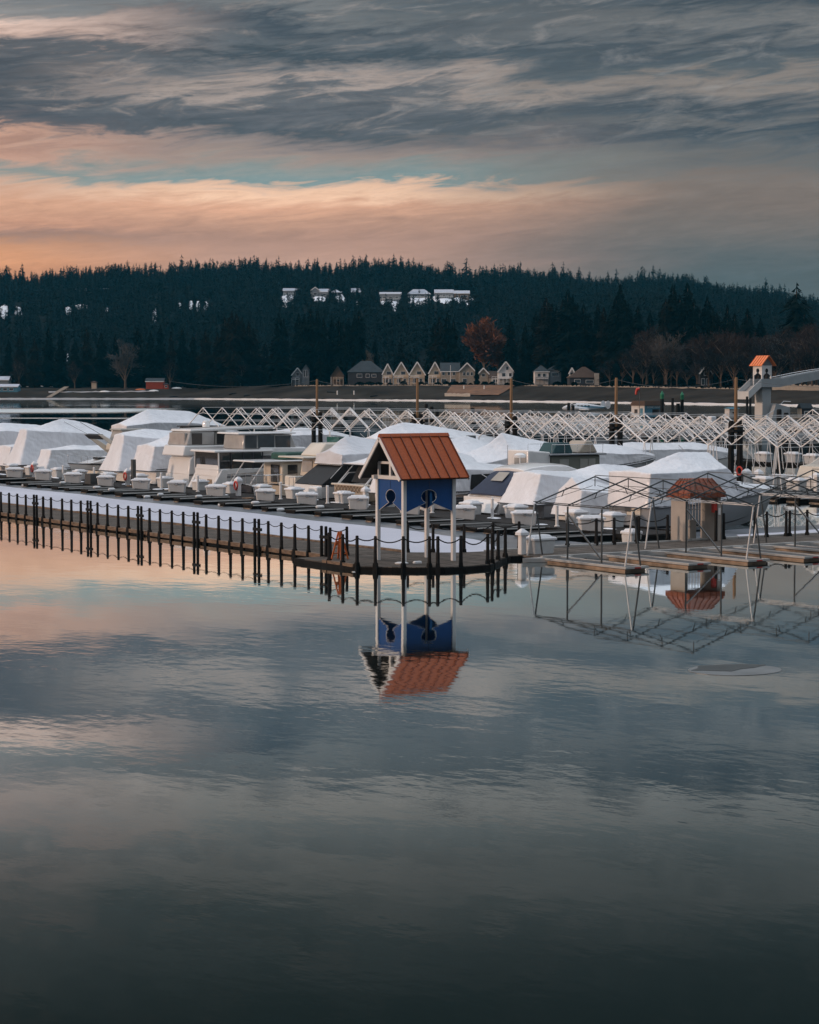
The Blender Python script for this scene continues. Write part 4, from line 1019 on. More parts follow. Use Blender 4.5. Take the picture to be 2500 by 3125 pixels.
mb=MB(); mb.bev(2.6,5.2,-1.0,1.0,2.42,2.85,.1); mb.build('deck_cover','canvas_green',b)
# cream trawler
b=thing('trawler',(XB,112.9,0),0,'cream trawler with a boxy flybridge and large sunlit stern window','boat',BG)
hull(b,9.5,3.3,1.0,1.7,'beige_hull')
mb=MB(); mb.prism([(2.3,1.0),(7.4,1.3),(6.6,2.65),(2.5,2.65)],-1.4,1.4,'y',taper=.06); mb.build('cabin','gel_cream',b)
MB().box(2.38,2.47,-.1,1.1,1.75,2.45).build('window','clear',b); sidewin(b,[rectp(3.0,4.2,1.7,2.4),rectp(4.6,6.0,1.75,2.4)],1.37)
mb=MB(); mb.bev(.9,6.9,-1.55,1.55,2.66,2.76,.04); mb.build('roof','gel_cream',b)
mb=MB(); mb.prism([(2.2,2.77),(5.2,2.77),(4.9,3.55),(2.9,3.55)],-1.1,1.1,'y',taper=.25); mb.build('flybridge','gel_cream',b)
mb=MB(); mb.bev(.6,1.8,-1.1,.2,1.0,1.6,.06); mb.build('locker','gel_cream',b)
mb=MB()
for s in (1,-1):
    mb.tube([(0,s*1.45,1.0),(0,s*1.45,1.55),(2.3,s*1.45,1.6)],.022,5)
    for k in range(4): mb.tube([(.6*k+.3,s*1.45,1.0),(.6*k+.3,s*1.45,1.57)],.016,4)
mb.build('rail','steel',b)
# cruiser with black enclosure and wrapped top
b=thing('wrapped_boat',(XB,109.2,0),0,'white cruiser with black canvas sides and a domed white wrap over its top','boat',BG)
hull(b,10,3.4,1.2,1.8,'gel')
mb=MB(); mb.prism([(-.05,1.22),(6.5,1.6),(6.2,2.45),(1.7,2.45)],-1.6,1.6,'y',taper=.06); mb.build('canvas','canvas_black',b)
mb=MB(); mb.tube([(.6,-1.58,1.6),(1.5,-1.55,2.4)],.02,5); mb.build('zip','fender',b)
cover(b,8.6,3.3,2.4,2.3,[(.17,3.2,2.98,.92),(.24,3.75,3.0,.9),(.3,4.02,3.0,.88),(.55,3.85,3.0,.9),(.85,3.1,2.7,.8),(1.0,2.5,2.4,.3)],m='wrap_grey',drop=0,rake=.1,seed=9)
MB().bev(1.35,2.2,-1.58,1.58,2.36,2.46,.03).build('hem_board','gel',b)
for s in (-1,): MB().bev(-.35,.1,-1.6,-.55,.3,1.15,.08).build('transom_locker','gel',b)
# wooden trawler with conical wrap
b=thing('trawler',(XB,104.6,0),0,'beige wooden-hulled trawler with net fenders and a conical white wrap beside the gazebo','boat',BG)
hull(b,10,3.4,1.35,2.0,'beige_hull',plat=False)
mb=MB(); mb.prism([(3.2,1.35),(7.5,1.6),(7.0,2.5),(3.3,2.5)],-1.35,1.35,'y',taper=.05); mb.build('cabin','gel_cream',b)
MB().box(3.15,3.24,.2,1.1,1.6,2.4).build('door','pale',b)
mb=MB(); mb.prism([(1.0,1.45),(3.15,1.45),(3.15,2.5),(1.6,2.5)],-1.4,1.4,'y'); mb.build('canvas','canvas_black',b)
cover(b,9,3.5,2.5,2.3,[(.08,2.62,2.56,1.0),(.2,3.1,2.65,1.0),(.34,4.1,2.8,.9),(.55,3.8,2.8,.9),(.9,2.9,2.5,.7)],drop=0,rake=.05,seed=10)
mb=MB()
for s in (1,-1): mb.tube([(.2,s*1.5,1.4),(1.3,s*1.5,2.5)],.035,5); mb.tube([(.3,s*1.5,1.4),(.9,s*1.45,2.0),(2.4,s*1.4,2.05),(2.0,s*1.4,1.4)],.03,5)
mb.build('rail','gel',b)
mb=MB()
for k in range(8):
    y=-1.4+k*.35; mb.tube([(-.05,y,1.3),(-.06,y+.18,1.12),(-.05,y,.95)],.02,4); mb.tube([(-.05,y+.35,1.3),(-.06,y+.18,1.12),(-.05,y+.35,.95)],.02,4)
for k in range(5):
    x=.1+k*.35; mb.tube([(x,-1.6,1.3),(x+.17,-1.6,1.12),(x,-1.58,.95)],.02,4); mb.tube([(x+.35,-1.6,1.3),(x+.17,-1.6,1.12),(x+.35,-1.58,.95)],.02,4)
mb.build('fender_net','fascia',b)
MB().bev(-.1,.5,-1.8,1.8,1.33,1.42,.03).build('stern_deck','gel_cream',b)
wrapped('shrink-wrapped boat hidden behind the gazebo',100.2,9,3.3,1.2,1.8,[(0,2.7,2.6,.9),(.3,3.2,2.6,.9),(1,2.2,1.9,.3)],seed=12)
# wrapped boat right of the gazebo with a dark opening
b=thing('wrapped_boat',(XB,95.6,0),0,'white-wrapped cruiser with a dark cockpit opening just right of the gazebo','boat',BG)
hull(b,10,3.3,1.1,1.6,'gel_grey'); cover(b,10,3.3,1.5,1.6,[(.02,3.0,2.5,.9),(.1,3.15,2.6,.95),(.3,2.85,2.5,.95),(.7,2.5,2.2,.8),(1,1.9,1.7,.3)],drop=.1,rake=.2,seed=13)
mb=MB(); mb.prism([(1.2,1.5),(4.6,1.5),(4.4,2.35),(1.3,2.3)],-1.64,-1.56,'y'); mb.build('opening','canvas_black',b)  # flat dark sheet painted for the shade inside the cockpit
mb=MB(); mb.tube([(1.2,-1.66,1.35),(2.6,-1.68,1.75),(4.4,-1.66,1.6)],.03,5); mb.tube([(1.9,-1.68,2.3),(3.1,-1.68,1.65)],.03,5); mb.build('rail','gel',b)
mb=MB()
for k in range(3): mb.bar((.3,-1.62,.75+.14*k),(4.5,-1.66,.85+.14*k),.02,.06)
mb.build('hull_stripe','boot',b)
# express cruiser with navy canvas
b=thing('express_cruiser',(XB,91.2,0),0,'white express cruiser with navy blue stern canvas and rounded hardtop','boat',BG)
hull(b,11,3.6,1.25,1.7,'gel')
rings=[]
for x,w,z in ((-.35,1.35,.4),(-.12,1.55,.9),(.25,1.62,1.3),(.7,1.6,1.45)): rings.append([(x,w,z),(x-.1,w*.5,z),(x-.12,0,z),(x-.1,-w*.5,z),(x,-w,z)])
mb=MB(); mb.loft(rings,False,False); mb.build('transom','gel',b,smooth=50)
rings=[]
for x,z0,z1,w in ((.15,1.36,1.40,1.55),(.7,1.4,1.9,1.5),(1.4,1.4,2.45,1.4),(2.2,1.4,2.72,1.35),(3.0,1.4,2.78,1.34)):
    rings.append([(x,w,z0),(x,w*.97,z0+(z1-z0)*.6),(x,w*.8,z1),(x,0,z1+.05),(x,-w*.8,z1),(x,-w*.97,z0+(z1-z0)*.6),(x,-w,z0)])
mb=MB(); mb.loft(rings,False,True); mb.build('stern_canvas','canvas_navy',b,smooth=40)
mb=MB(); mb.add([(.86,.35,2.06),(1.38,.30,2.5),(1.38,-.65,2.5),(.86,-.7,2.06)],[(0,1,2,3)]); o=mb.build('canvas_window','canvas_tan',b); o.location=(-.05,0,.03)
so_=o.modifiers.new('thickness','SOLIDIFY'); so_.thickness=.012
rings=[]
for x,z0,z1,w in ((1.7,2.55,2.72,1.42),(2.3,2.5,2.86,1.46),(3.4,2.45,2.95,1.45),(4.6,2.35,2.9,1.4),(5.6,2.1,2.6,1.3),(6.9,1.7,1.95,1.05)):
    rings.append([(x,w,z0),(x,w*.96,z1-.06),(x,w*.6,z1),(x,0,z1+.03),(x,-w*.6,z1),(x,-w*.96,z1-.06),(x,-w,z0)])
mb=MB(); mb.loft(rings,False,True); mb.build('hardtop','gel',b,smooth=50)
mb=MB()
for s in (1,-1): mb.prism([(2.6,1.3),(3.7,1.3),(3.9,2.5),(2.2,2.55),(2.55,2.1)],s*1.5-.06,s*1.5+.06,'y')
mb.build('arch','gel',b)
for s in (1,-1):
    mb=MB(); mb.prism([(3.8,1.55),(6.6,1.6),(5.6,2.25),(4.6,2.42),(3.95,2.4)],s*1.37-.03,s*1.37+.03,'y'); mb.build('window','glass',b)
mb=MB(); mb.lathe([(.03,2.95),(.03,3.25),(.3,3.27),(.34,3.4),(.2,3.5),(.02,3.52)],12); mb.build('radar_dome','gel',b,smooth=50,loc=(2.6,.2,0))
mb=MB(); mb.tube([(2.3,.9,2.85),(2.3,.9,3.9)],.02,4); mb.build('antenna','steel',b)
wrapped('shrink-wrapped cruiser with a long undulating ridge right of the navy canvas cruiser',87.2,9.6,3.2,1.2,1.9,[(0,2.75,2.62,.72),(.05,2.8,2.6,.85),(.28,2.66,2.3,.92),(.48,3.05,2.4,.92),(.66,2.9,2.3,.85),(1,2.1,1.8,.3)],seed=14,rake=.75,drop=.1,hm='gel_grey')
wrapped('narrow pointed tent-like shrink-wrapped boat behind the first bare canopy',83.5,7,2.5,.8,1.4,[(0,2.6,1.95,.75),(.06,2.62,1.9,.9),(.35,2.1,1.7,.9),(1,1.5,1.4,.3)],seed=15,rake=.45,drop=.1)
bw=wrapped('largest boxy shrink-wrapped yacht with rippled flat sides left of the beige gate shelter',79.0,8.6,3.3,1.4,2.0,[(0,3.02,2.97,.98),(.10,3.22,2.96,.98),(.24,3.62,2.96,.96),(.36,3.90,3.0,.95),(.57,3.84,3.1,.88),(.60,3.6,2.9,.86),(.66,2.5,2.2,.85),(1,2.1,1.85,.3)],seed=16,rake=.12,drop=.08,stripe=True,hm='gel_grey')
mb=MB()
for yy in (.95,1.2): mb.tube([(-.08,yy,.4),(-.08,yy,1.35)],.022,5)
for k in range(4): mb.tube([(-.08,.95,.5+.25*k),(-.08,1.2,.5+.25*k)],.016,4)
mb.build('ladder','steel',bw)
MB().box(-.05,-.004,-.9,.1,.95,1.3).build('transom_hatch','gel_cream',bw); MB().box(-.06,-.004,-.2,.25,1.1,1.32).build('vent','boot',bw)
# ------------------------------------------------------------------ second pier with bare white canopy frames
pier('canopy_pier',92.6,96.4,70,186,'pier_deck','dark pier behind the boats carrying the nearer row of white canopy frames','pier',rim='tar')
pier('canopy_pier',125.2,128.6,100,215,'pier_deck','farthest dark pier with white canopy frames, below the bridge','pier',rim='tar')
def frame_proto(name,loc,label,grp,half,n,step,ze,zr,r,cat='canopy frame'):
    t=thing(name,loc,0,label,cat,grp)
    tr=None
    for i in range(n):
        x=i*step
        if tr is None:
            mb=MB()
            for s in (-1,1): mb.bar((0,s*half,ze),(0,0,zr),r,r)
            mb.bar((0,0,zr),(0,0,zr-.42),r*.6); mb.bar((0,-half*.3,zr-(zr-ze)*.3-.05),(0,0,zr-.42),r*.45); mb.bar((0,half*.3,zr-(zr-ze)*.3-.05),(0,0,zr-.42),r*.45)
            tr=mb.build('truss','frame_white',t)
        else:
            c=tr.copy(); col.objects.link(c); c.parent=t; c.location=(x,0,0)
    L=(n-1)*step
    MB().bar((0,0,zr+.03),(L,0,zr+.03),r*.6).build('ridge_pipe','frame_white',t)
    for s in (-1,1):
        for q in (.33,.67): MB().bar((0,s*half*q,zr-(zr-ze)*q+.03),(L,s*half*q,zr-(zr-ze)*q+.03),r*.4).build('purlin','frame_white',t)
    mb=MB(); mb.bar((0,-half,ze),(L,-half,ze),r*.6); mb.build('eave_beam','frame_white',t)
    lg=None
    for x in (0,L/2,L):
        for s in (-1,1):
            if lg is None:
                mb=MB(); mb.bar((0,-half-.42,DK),(0,-half-.03,ze),r*.75); lg=mb.build('leg','frame_white',t)
                mb=MB(); mb.bar((0,-half+.42,DK),(0,-half+.03,ze),r*.75); lg2=mb.build('leg','frame_white',t)
            elif x>0:
                src=lg if s<0 else lg2
                c=src.copy(); col.objects.link(c); c.parent=t; c.location=(x,0,0)
    MB().bar((L*.25,-half,ze-.2),(L*.5,-half,DK+.2),r*.5).build('brace','frame_white',t)
    return t
fr=None
BY=[79.5+6.53*k+3.26 for k in range(11)]+[153.6+6.55*k+3.27 for k in range(4)]
BY=BY[::-1]
for i,y in enumerate(BY):
    lab='tall white gabled canopy frame of the nearer row, %s from the left'%ordw(i+1) if i<13 else 'tall white gabled canopy frame just past the right edge, %s one'%('inner' if i==13 else 'outer')
    if fr is None: fr=frame_proto('boat_canopy',(91.8,y,0),lab,'white canopy frames of the nearer row',3.27,7,2.0,3.2,5.0,.06)
    else: copy_tree(fr,(91.8,y,0),0,lab)
fr2=None
ys2=[106+3.5*k for k in range(16)][::-1]
for i,y in enumerate(ys2):
    lab='narrow low white canopy frame of the middle row, %s from the left'%ordw(i+1)
    if fr2 is None: fr2=frame_proto('boat_canopy',(107.5,y,0),lab,'narrow white canopy frames of the middle row',1.75,5,2.2,3.0,4.25,.05)
    else: copy_tree(fr2,(107.5,y,0),0,lab)
pier('canopy_pier',105.2,107.2,100,166,'pier_deck','narrow dark float carrying the middle row of white canopy frames','pier',rim='tar',top=.4)
ys3=[115+6.6*k for k in range(4)][::-1]
for i,y in enumerate(ys3):
    lab='white gabled canopy frame of the farthest row, %s from the left'%ordw(i+1)
    copy_tree(fr,(128.9,y,0),0,lab,'white canopy frames of the farthest row')
# finger floats of the second pier
k=0
for i,y in enumerate([bear(p,86.5) for p in (2180,2240,2300,2365,2430,2500,2570)]):
    lab='dark finger float beyond the open water at right, %s from the left'%ordw(i+1)
    c=copy_tree(fp,(86.2,y,.17),0,lab,'finger floats of the second pier',scale=(1.9,1.2,1))
for i,y in enumerate([79.5+6.53*k for k in range(12)]):
    copy_tree(fp,(104.8,y,.17),PI,'dark finger float under the white frames of the nearer row, %s from the right'%ordw(i+1),'finger floats under the white frames',scale=(2.4,1.2,1))
# dock boxes and pedestals on the far piers
B2=[(2009,1),(2055,0),(2160,1),(2218,0),(2275,1),(2380,1),(2432,0),(2492,1),(1930,0),(1860,1),(2120,0),(2330,0)]
B2.sort()
for i,(px,a) in enumerate(B2):
    x=95.9 if a else 93.3
    copy_tree(bp,(x,bear(px,x),DK),PI*a,'white dock box on the second pier behind the largest wrapped yacht, %s from the left'%ordw(i+1),'white dock boxes on the second pier',scale=(1,1.15,1.15))
for i,px in enumerate((1980,2010,2075,2110,2190,2240,2330,2420,2480)):
    x=127.8 if i%2 else 125.9
    copy_tree(bp,(x,bear(px,x),DK),PI*(i%2),'white dock box on the farthest pier under the lattice of frames, %s from the left'%ordw(i+1),'white dock boxes on the farthest pier',scale=(1,1.3,1.25))
copy_tree(bp,(W((1740-1250)/6500*152,152)[0],W((1740-1250)/6500*152,152)[1],DK),0,'white dock box half hidden below the lattice right of the tall mast','white dock boxes on the second pier')
copy_tree(pd,(93.4,bear(2280,93.4),DK),0,'white capped power pedestal before the grey cruiser transom','white power pedestals',scale=(1.2,1.2,1.25))
copy_tree(pd,(93.4,bear(2316,93.4),DK),0,'white capped power pedestal right of the grey cruiser transom','white power pedestals',scale=(1.2,1.2,1.25))
copy_tree(pd,(93.4,bear(2495,93.4),DK),0,'white capped power pedestal at the right edge on the second pier','white power pedestals',scale=(1.2,1.2,1.25))
mb=MB(); N=18
rings=[[(.06*math.sin(b),(.26+.06*math.cos(b))*math.cos(a),(.26+.06*math.cos(b))*math.sin(a)) for b in [2*PI*j/8 for j in range(8)]] for a in [2*PI*i/N for i in range(N+1)]]
mb.loft(rings,True,False); o=mb.build('life_ring','red',smooth=50,loc=(94.8,bear(2258,94.8),DK+1.0)); tag(o,'red life ring beside the dark piles of the rightmost mast','life ring')
# tall timber masts rising from pairs of dark piles, with a wire between them
MPX=[968,1274,1560,1880,2245]; MN=['leftmost','second from the left','above the gazebo roof right end','left of the blue flights hut','rightmost, left of the arched bridge']
mp=None; tops=[]
for px,l in zip(MPX,MN):
    y=bear(px,95.0); lab='tan timber mast on two black piles, '+l
    if mp is None:
        mp=thing('mast',(95.0,y,0),0,lab,'mast','tan timber masts along the second pier')
        MB().lathe([(.12,3.9),(.105,7.5),(.08,7.62)],8).build('pole','pole',mp,smooth=40)
        for dx in (-.25,.25): MB().lathe([(.21,-3),(.2,4.55),(.14,4.75)],8).build('pile','pile',mp,smooth=40,loc=(dx,-dx*.6,0))
        mb=MB(); mb.box(-.5,.5,-.35,.35,4.0,4.14); mb.build('collar','pile',mp)
    else: copy_tree(mp,(95.0,y,0),0,lab)
    tops.append((95.0,y,7.5))
for i,(a,b) in enumerate(zip([(95,190,7.5)]+tops,tops+[(95,88,7.5)])):
    a=Vector(a);b=Vector(b); pts=[a.lerp(b,k/14)-Vector((0,0,.55*4*(k/14)*(1-k/14))) for k in range(15)]
    nm=['left of the leftmost mast','between the two leftmost masts','between the second and third masts','between the third and fourth masts','between the two rightmost masts','right of the rightmost mast'][i]
    tag(MB().tube(pts,.011,4).build('wire','frame_grey'),'thin slack wire strung '+nm,'wire','wires between the masts')
# pile clusters
CL=[(1318,244,4.95,3,'left of the gazebo ridge beyond the frames'),(1452,205,4.9,2,'right of the gazebo ridge beyond the frames'),(1742,300,4.6,2,'below the nose of the seaplane'),(2052,345,5.0,1,'right of the flights hut'),(2388,186,5.0,2,'below the bridge stairs'),(912,215,4.6,2,'left of the gazebo beyond the frames'),(835,215,4.4,2,'beyond the left end of the white frames'),(2284,395,5.0,2,'against the pale bridge tower')]
for px,Z,h,n_,l in CL:
    x,y=at(px,Z); t=thing('pile_cluster',(x,y,0),0,'cluster of black mooring piles '+l,'pile','black pile clusters')
    for k in range(n_):
        MB().lathe([(.24,-3),(.22,h-.3*k-.1),(.15,h-.3*k)],8).build('pile','pile',t,smooth=40,loc=((k-(n_-1)/2)*.62*CY_,-(k-(n_-1)/2)*.62*SY_,0))
for px,Z,h,l in ((2020,425,5.95,'left'),(2081,430,5.8,'right')):
    x,y=at(px,Z); t=thing('channel_pile',(x,y,0),0,'dark pile with a bright green cap behind the flights hut, the %s one of two'%l,'pile','green capped piles')
    MB().lathe([(.38,-3),(.36,h-1.6)],8).build('pile','pile',t,smooth=40); MB().lathe([(.36,h-1.6),(.40,h-.75),(.42,h-.7),(.05,h)],10).build('cap','green_cap',t,smooth=40)
    if l=='right': MB().lathe([(.4,-3),(.38,h-2.4)],8).build('pile','pile',t,smooth=40,loc=(-.8,.3,0))
# boats in the slips of the second pier
X2=97.2
G2='boats in the slips of the second pier'
wrapped('tall white-wrapped boat far back at left, rising above the others against dark water',192.0,13,3.8,1.2,1.9,[(0,3.35,3.1,.95),(.10,3.9,3.2,.95),(.24,4.72,3.4,.95),(.6,4.5,3.3,.95),(.78,3.6,2.8,.9),(1,2.4,1.9,.4)],x=90.5,grp=G2,seed=21,rake=.15,zb0=.9)
t=thing('cabin_cruiser',(88.2,176.5,0),0,'cruiser with small black framed canopy between two wrapped boats far back at left','boat',G2); hull(t,10,3.2,1.2,1.8,'gel')
mb=MB(); mb.prism([(2,1.2),(7.5,1.7),(6.8,2.5),(2.2,2.5)],-1.3,1.3,'y',taper=.08); mb.build('cabin','gel',t)
mb=MB(); mb.prism([(1.6,2.5),(4.6,2.5),(4.5,3.25),(1.7,3.25)],-1.2,1.2,'y'); mb.build('curtain','glass',t); mb=MB(); mb.bev(1.5,4.8,-1.3,1.3,3.25,3.35,.03); mb.build('bimini','canvas_black',t)
wrapped('long white-wrapped boat behind the motor yachts below the first white frames',164.5,12,3.5,1.2,1.9,[(0,2.9,2.6,.8),(.3,3.35,2.7,.9),(.55,3.2,2.7,.9),(.75,2.6,2.3,.8),(1,2.0,1.8,.4)],x=X2-6,grp=G2,seed=22)
t=thing('express_cruiser',(X2-9,152.5,0),0,'low white cruiser pointing right behind the green deck cover','boat',G2); hull(t,11,3.2,1.25,1.75,'gel',rail=True,ports=2)
mb=MB(); mb.prism([(2,1.3),(8.6,1.7),(6.0,2.2),(4.4,2.35),(2,2.3)],-1.2,1.2,'y',taper=.15); mb.build('cabin','gel',t); mb=MB(); mb.prism([(3.3,2.25),(5.0,2.25),(3.8,2.8),(3.2,2.8)],-1.1,1.1,'y',taper=.2); mb.build('windshield','glass_green',t)
wrapped('smooth high white-wrapped boat behind the black-canvas cruiser',133.5,12,3.8,1.3,2.0,[(0,3.25,3.05,.8),(.1,3.9,3.2,.85),(.25,4.35,3.3,.85),(.5,4.0,3.2,.9),(.8,3.4,2.7,.85),(1,2.8,2.2,.4)],x=X2-14.0,grp=G2,seed=23,rake=.1)
mb=MB(); mb.lathe([(.38,2.4),(.34,3.05),(.36,3.08),(.3,3.1)],12); tag(mb.build('vent_drum','frame_grey',smooth=40,loc=(85.6,123.8,.45)),'grey cylindrical vent drum in front of the smooth high wrapped boat','drum')
wrapped('white tent-topped wrapped boat just right of the gazebo roof',121.5,10,3.6,1.2,1.8,[(0,3.4,2.4,.9),(.15,3.6,2.4,.95),(.55,2.5,2.1,.95),(1,2.0,1.8,.4)],x=X2-15,grp=G2,seed=24)
wrapped('boat under a dark grey tarpaulin behind the wrapped boats right of the gazebo',131,9,3.4,1.0,1.6,[(0,1.8,1.6,.9),(.4,2.6,2.0,.9),(.8,3.5,2.2,.6),(1,2.6,1.9,.3)],x=X2,m='tarp_dark',hm='boot',grp=G2,seed=25)
wrapped('tall peaked white-wrapped boat left of the grey-green houseboat',116.2,10.5,3.8,1.2,1.9,[(0,2.6,2.0,.9),(.06,2.7,2.0,.95),(.2,3.2,2.2,.95),(.30,3.95,2.5,.9),(.45,3.6,2.6,.9),(.75,3.1,2.5,.85),(1,2.4,2.0,.4)],x=X2-17.5,grp=G2,seed=26,rake=1.0)
# grey-green houseboat with glossy clear enclosure
t=thing('houseboat',(X2-19.5,107.0,0),0,'grey-green cabin houseboat with a shiny plastic stern enclosure and teal canvas on top','boat',G2); hull(t,8,2.6,1.0,1.5,'gel_grey')
mb=MB(); mb.prism([(1.6,1.0),(5.4,1.2),(5.4,2.72),(1.6,2.72)],-1.12,1.12,'y'); mb.build('cabin',mat('grey_green_cabin_paint',(.17,.175,.145),.6,.1,1.0),t)
MB().bev(1.4,5.8,-1.3,1.3,2.73,2.84,.03).build('roof','gel_grey',t); sidewin(t,[rectp(2.2,2.9,1.5,2.5),rectp(3.8,4.4,1.5,2.5),rectp(4.45,5.0,1.5,2.5)],1.135,'canvas_tan')
mb=MB(); mb.prism([(-.2,1.1),(1.55,1.1),(1.55,2.95),(-.2,3.1)],-1.08,1.08,'y'); mb.build('enclosure',mat('shiny_white_vinyl',(.82,.80,.78),.15,.1,1,.03,2),t)
MB().box(-.24,-.205,-.9,.3,1.7,2.7).build('window','clear',t)
mb=MB(); mb.prism([(1.9,2.85),(3.5,2.85),(3.3,3.5),(2.3,3.5)],-.8,.8,'y',taper=.15); mb.build('helm_cover',mat('teal_canvas',(.015,.06,.07),.6),t)
mb=MB(); mb.prism([(3.8,2.85),(5.4,2.85),(5.0,3.6),(4.5,3.6)],-.9,.9,'y',taper=.12); mb.build('funnel','beige_hull',t)
mb=MB()
for s in (1,-1):
    mb.tube([(1.5,s*1.25,3.4),(5.6,s*1.25,3.4)],.02,5)
    for k in range(5): mb.tube([(1.5+k,s*1.25,2.84),(1.5+k,s*1.25,3.4)],.016,4)
mb.build('rail','steel',t)
wrapped('long low white-wrapped boat behind the grey-green houseboat',122.0,12,3.6,1.2,1.9,[(0,2.7,2.3,.9),(.2,2.95,2.4,.9),(.5,2.8,2.4,.9),(.7,2.85,2.3,.85),(1,2.2,1.9,.4)],x=X2-1,grp=G2,seed=27)
wrapped('long white-wrapped boat with grey hull showing, right of the grey-green houseboat',112.5,7.8,3.2,1.6,2.2,[(0,3.0,2.7,.7),(.06,3.28,2.6,.9),(.22,3.05,2.6,.9),(.42,3.2,2.6,.9),(.62,3.15,2.5,.9),(.8,2.9,2.5,.85),(1,2.4,2.25,.4)],x=84.5,grp=G2,seed=28,hm='gel_grey',rake=.3)
mb=MB(); mb.bev(-.22,.22,-.22,.22,.3,3.1,.03); tag(mb.build('service_post','kiosk_wall',loc=(82.6,bear(1788,82.6),0)),'beige square service post beside the long wrapped boat with grey hull','post')
# grey cruiser at right with slanted arch
t=thing('express_cruiser',(X2-.4,100.4,0),0,'grey and white express cruiser with slanting radar arch near the right edge','boat',G2); hull(t,13,3.9,1.55,2.0,'gel_grey',rail=True,ports=3)
mb=MB(); mb.loft([[(-.9,1.5,.5),(-.9,-1.5,.5)],[(-.55,1.8,1.0),(-.55,-1.8,1.0)],[(-.1,1.85,1.85),(-.1,-1.85,1.85)],[(.8,1.8,2.0),(.8,-1.8,2.0)]],False,False); mb.build('transom','gel_cream',t,smooth=50)
for s in (1,-1):
    mb=MB(); mb.prism([(.2,1.7),(1.3,1.75),(3.9,3.25),(3.5,3.3),(2.9,3.15)],s*1.75-.07,s*1.75+.07,'y'); mb.build('arch','gel_cream',t)
mb=MB(); mb.prism([(2.9,3.15),(3.5,3.3),(3.9,3.22),(3.2,3.02)],-1.7,1.7,'y'); mb.build('arch_bar','gel_cream',t)
mb=MB(); mb.prism([(.4,1.9),(3.4,1.9),(3.3,2.65),(2.6,2.7),(1.2,2.25)],-1.65,1.65,'y'); mb.build('cockpit_cover','canvas_tan',t)
mb=MB(); mb.prism([(3.4,1.85),(8.5,2.1),(6.2,2.55),(4.8,2.9),(3.4,2.8)],-1.45,1.45,'y',taper=.2); mb.build('cabin','canvas_tan',t)
mb=MB(); mb.bev(0,0.02,-.6,.6,1.1,1.3,.005); 
wrapped('boat under a bright blue tarpaulin at the right edge',92.6,8,3.0,1.2,1.6,[(0,2.0,1.7,.9),(.3,2.5,2.0,.95),(.6,2.2,1.8,.9),(1,1.7,1.6,.3)],x=X2+3,m='tarp_blue',grp=G2,seed=30)

# ------------------------------------------------------------------ seaplane, huts, bridge
x,y=at(1785,500)
sp=thing('seaplane',(x,y,0),math.atan2(SY_,-CY_)+.18,'white and pale blue twin-engined seaplane moored beyond the frames','seaplane')
M['plane_white']=mat('seaplane_white_paint',(.66,.68,.70),.3,.05,1); M['plane_blue']=mat('seaplane_blue_paint',(.10,.26,.36),.3,.05,1)
ZP=1.75
rings=[]
for xx,r_,zc in ((5.5,.12,-.1),(5.2,.38,-.08),(4.5,.62,0),(3.6,.78,.12),(2.6,.92,.2),(1.2,.92,.2),(-.5,.86,.18),(-2.2,.62,.16),(-3.8,.36,.14),(-5.0,.18,.12)):
    rings.append([(xx,r_*math.cos(2*PI*k/14)*.85,ZP+zc+r_*math.sin(2*PI*k/14)) for k in range(14)])
MB().loft(rings).build('fuselage','plane_white',sp,smooth=50)
mb=MB()
for s in (1,-1):
    mb.loft([[(xx,s*(r_*.86+.012),ZP+zc-.10),(xx,s*(r_*.80+.012),ZP+zc+.32*r_/.9)] for xx,r_,zc in ((4.6,.60,0),(2.6,.92,.2),(1.2,.92,.2),(-.5,.86,.18),(-2.2,.62,.16),(-4.6,.24,.13))],False,False)
mb.build('cheat_line','plane_blue',sp)
mb=MB(); mb.prism([(3.9,ZP+.55),(2.4,ZP+.9),(2.3,ZP+1.12),(2.8,ZP+1.12)],-.5,.5,'y'); mb.build('cockpit_glass','glass',sp)
for k in range(4):
    MB().box(1.6-k*.85,2.05-k*.85,-.83,.83,ZP+.35,ZP+.62).build('window','glass',sp)
mb=MB(); mb.prism([(2.4,-.35),(1.8,-7.0),(.9,-7.2),(-.5,-.35),(-.5,.35),(.9,7.2),(1.8,7.0),(2.4,.35)],ZP-.42,ZP-.22,'z'); mb.build('wing','plane_white',sp)
for s in (1,-1):
    mb=MB(); mb.loft([[(xx,s*2.3+r_*math.cos(2*PI*k/10),ZP-.1+r_*math.sin(2*PI*k/10)) for k in range(10)] for xx,r_ in ((3.9,.3),(3.7,.5),(2.6,.52),(1.0,.35),(-.3,.08))]); e=mb.build('engine','plane_white',sp,smooth=50)
    mb=MB(); mb.bar((3.95,s*2.3,ZP-1.25),(3.95,s*2.3,ZP+1.05),.14,.05); mb.lathe([(.01,0),(.1,.02),(.12,.1)],6); mb.build('propeller','pale',e)
    mb=MB(); N=14; mb.prism([(-5.0+.62*math.cos(2*PI*k/N),ZP+.75+.95*math.sin(2*PI*k/N)) for k in range(N)],s*2.15-.05,s*2.15+.05,'y'); mb.build('tail_fin','plane_white',sp)
    mb=MB(); mb.loft([[(xx,s*1.5+.38*w*math.cos(2*PI*k/8),.25+zz+.36*w*math.sin(2*PI*k/8)) for k in range(8)] for xx,w,zz in ((4.6,.1,.3),(3.8,.8,.05),(1,1,0),(-1,.9,.05),(-3.6,.15,.2))]); fl_=mb.build('float','plane_white',sp,smooth=50)
    mb=MB()
    for a in (2.6,-.2): mb.bar((a,s*1.5,.5),(a,s*1.7,ZP-.3),.1)
    mb.build('strut','plane_white',fl_)
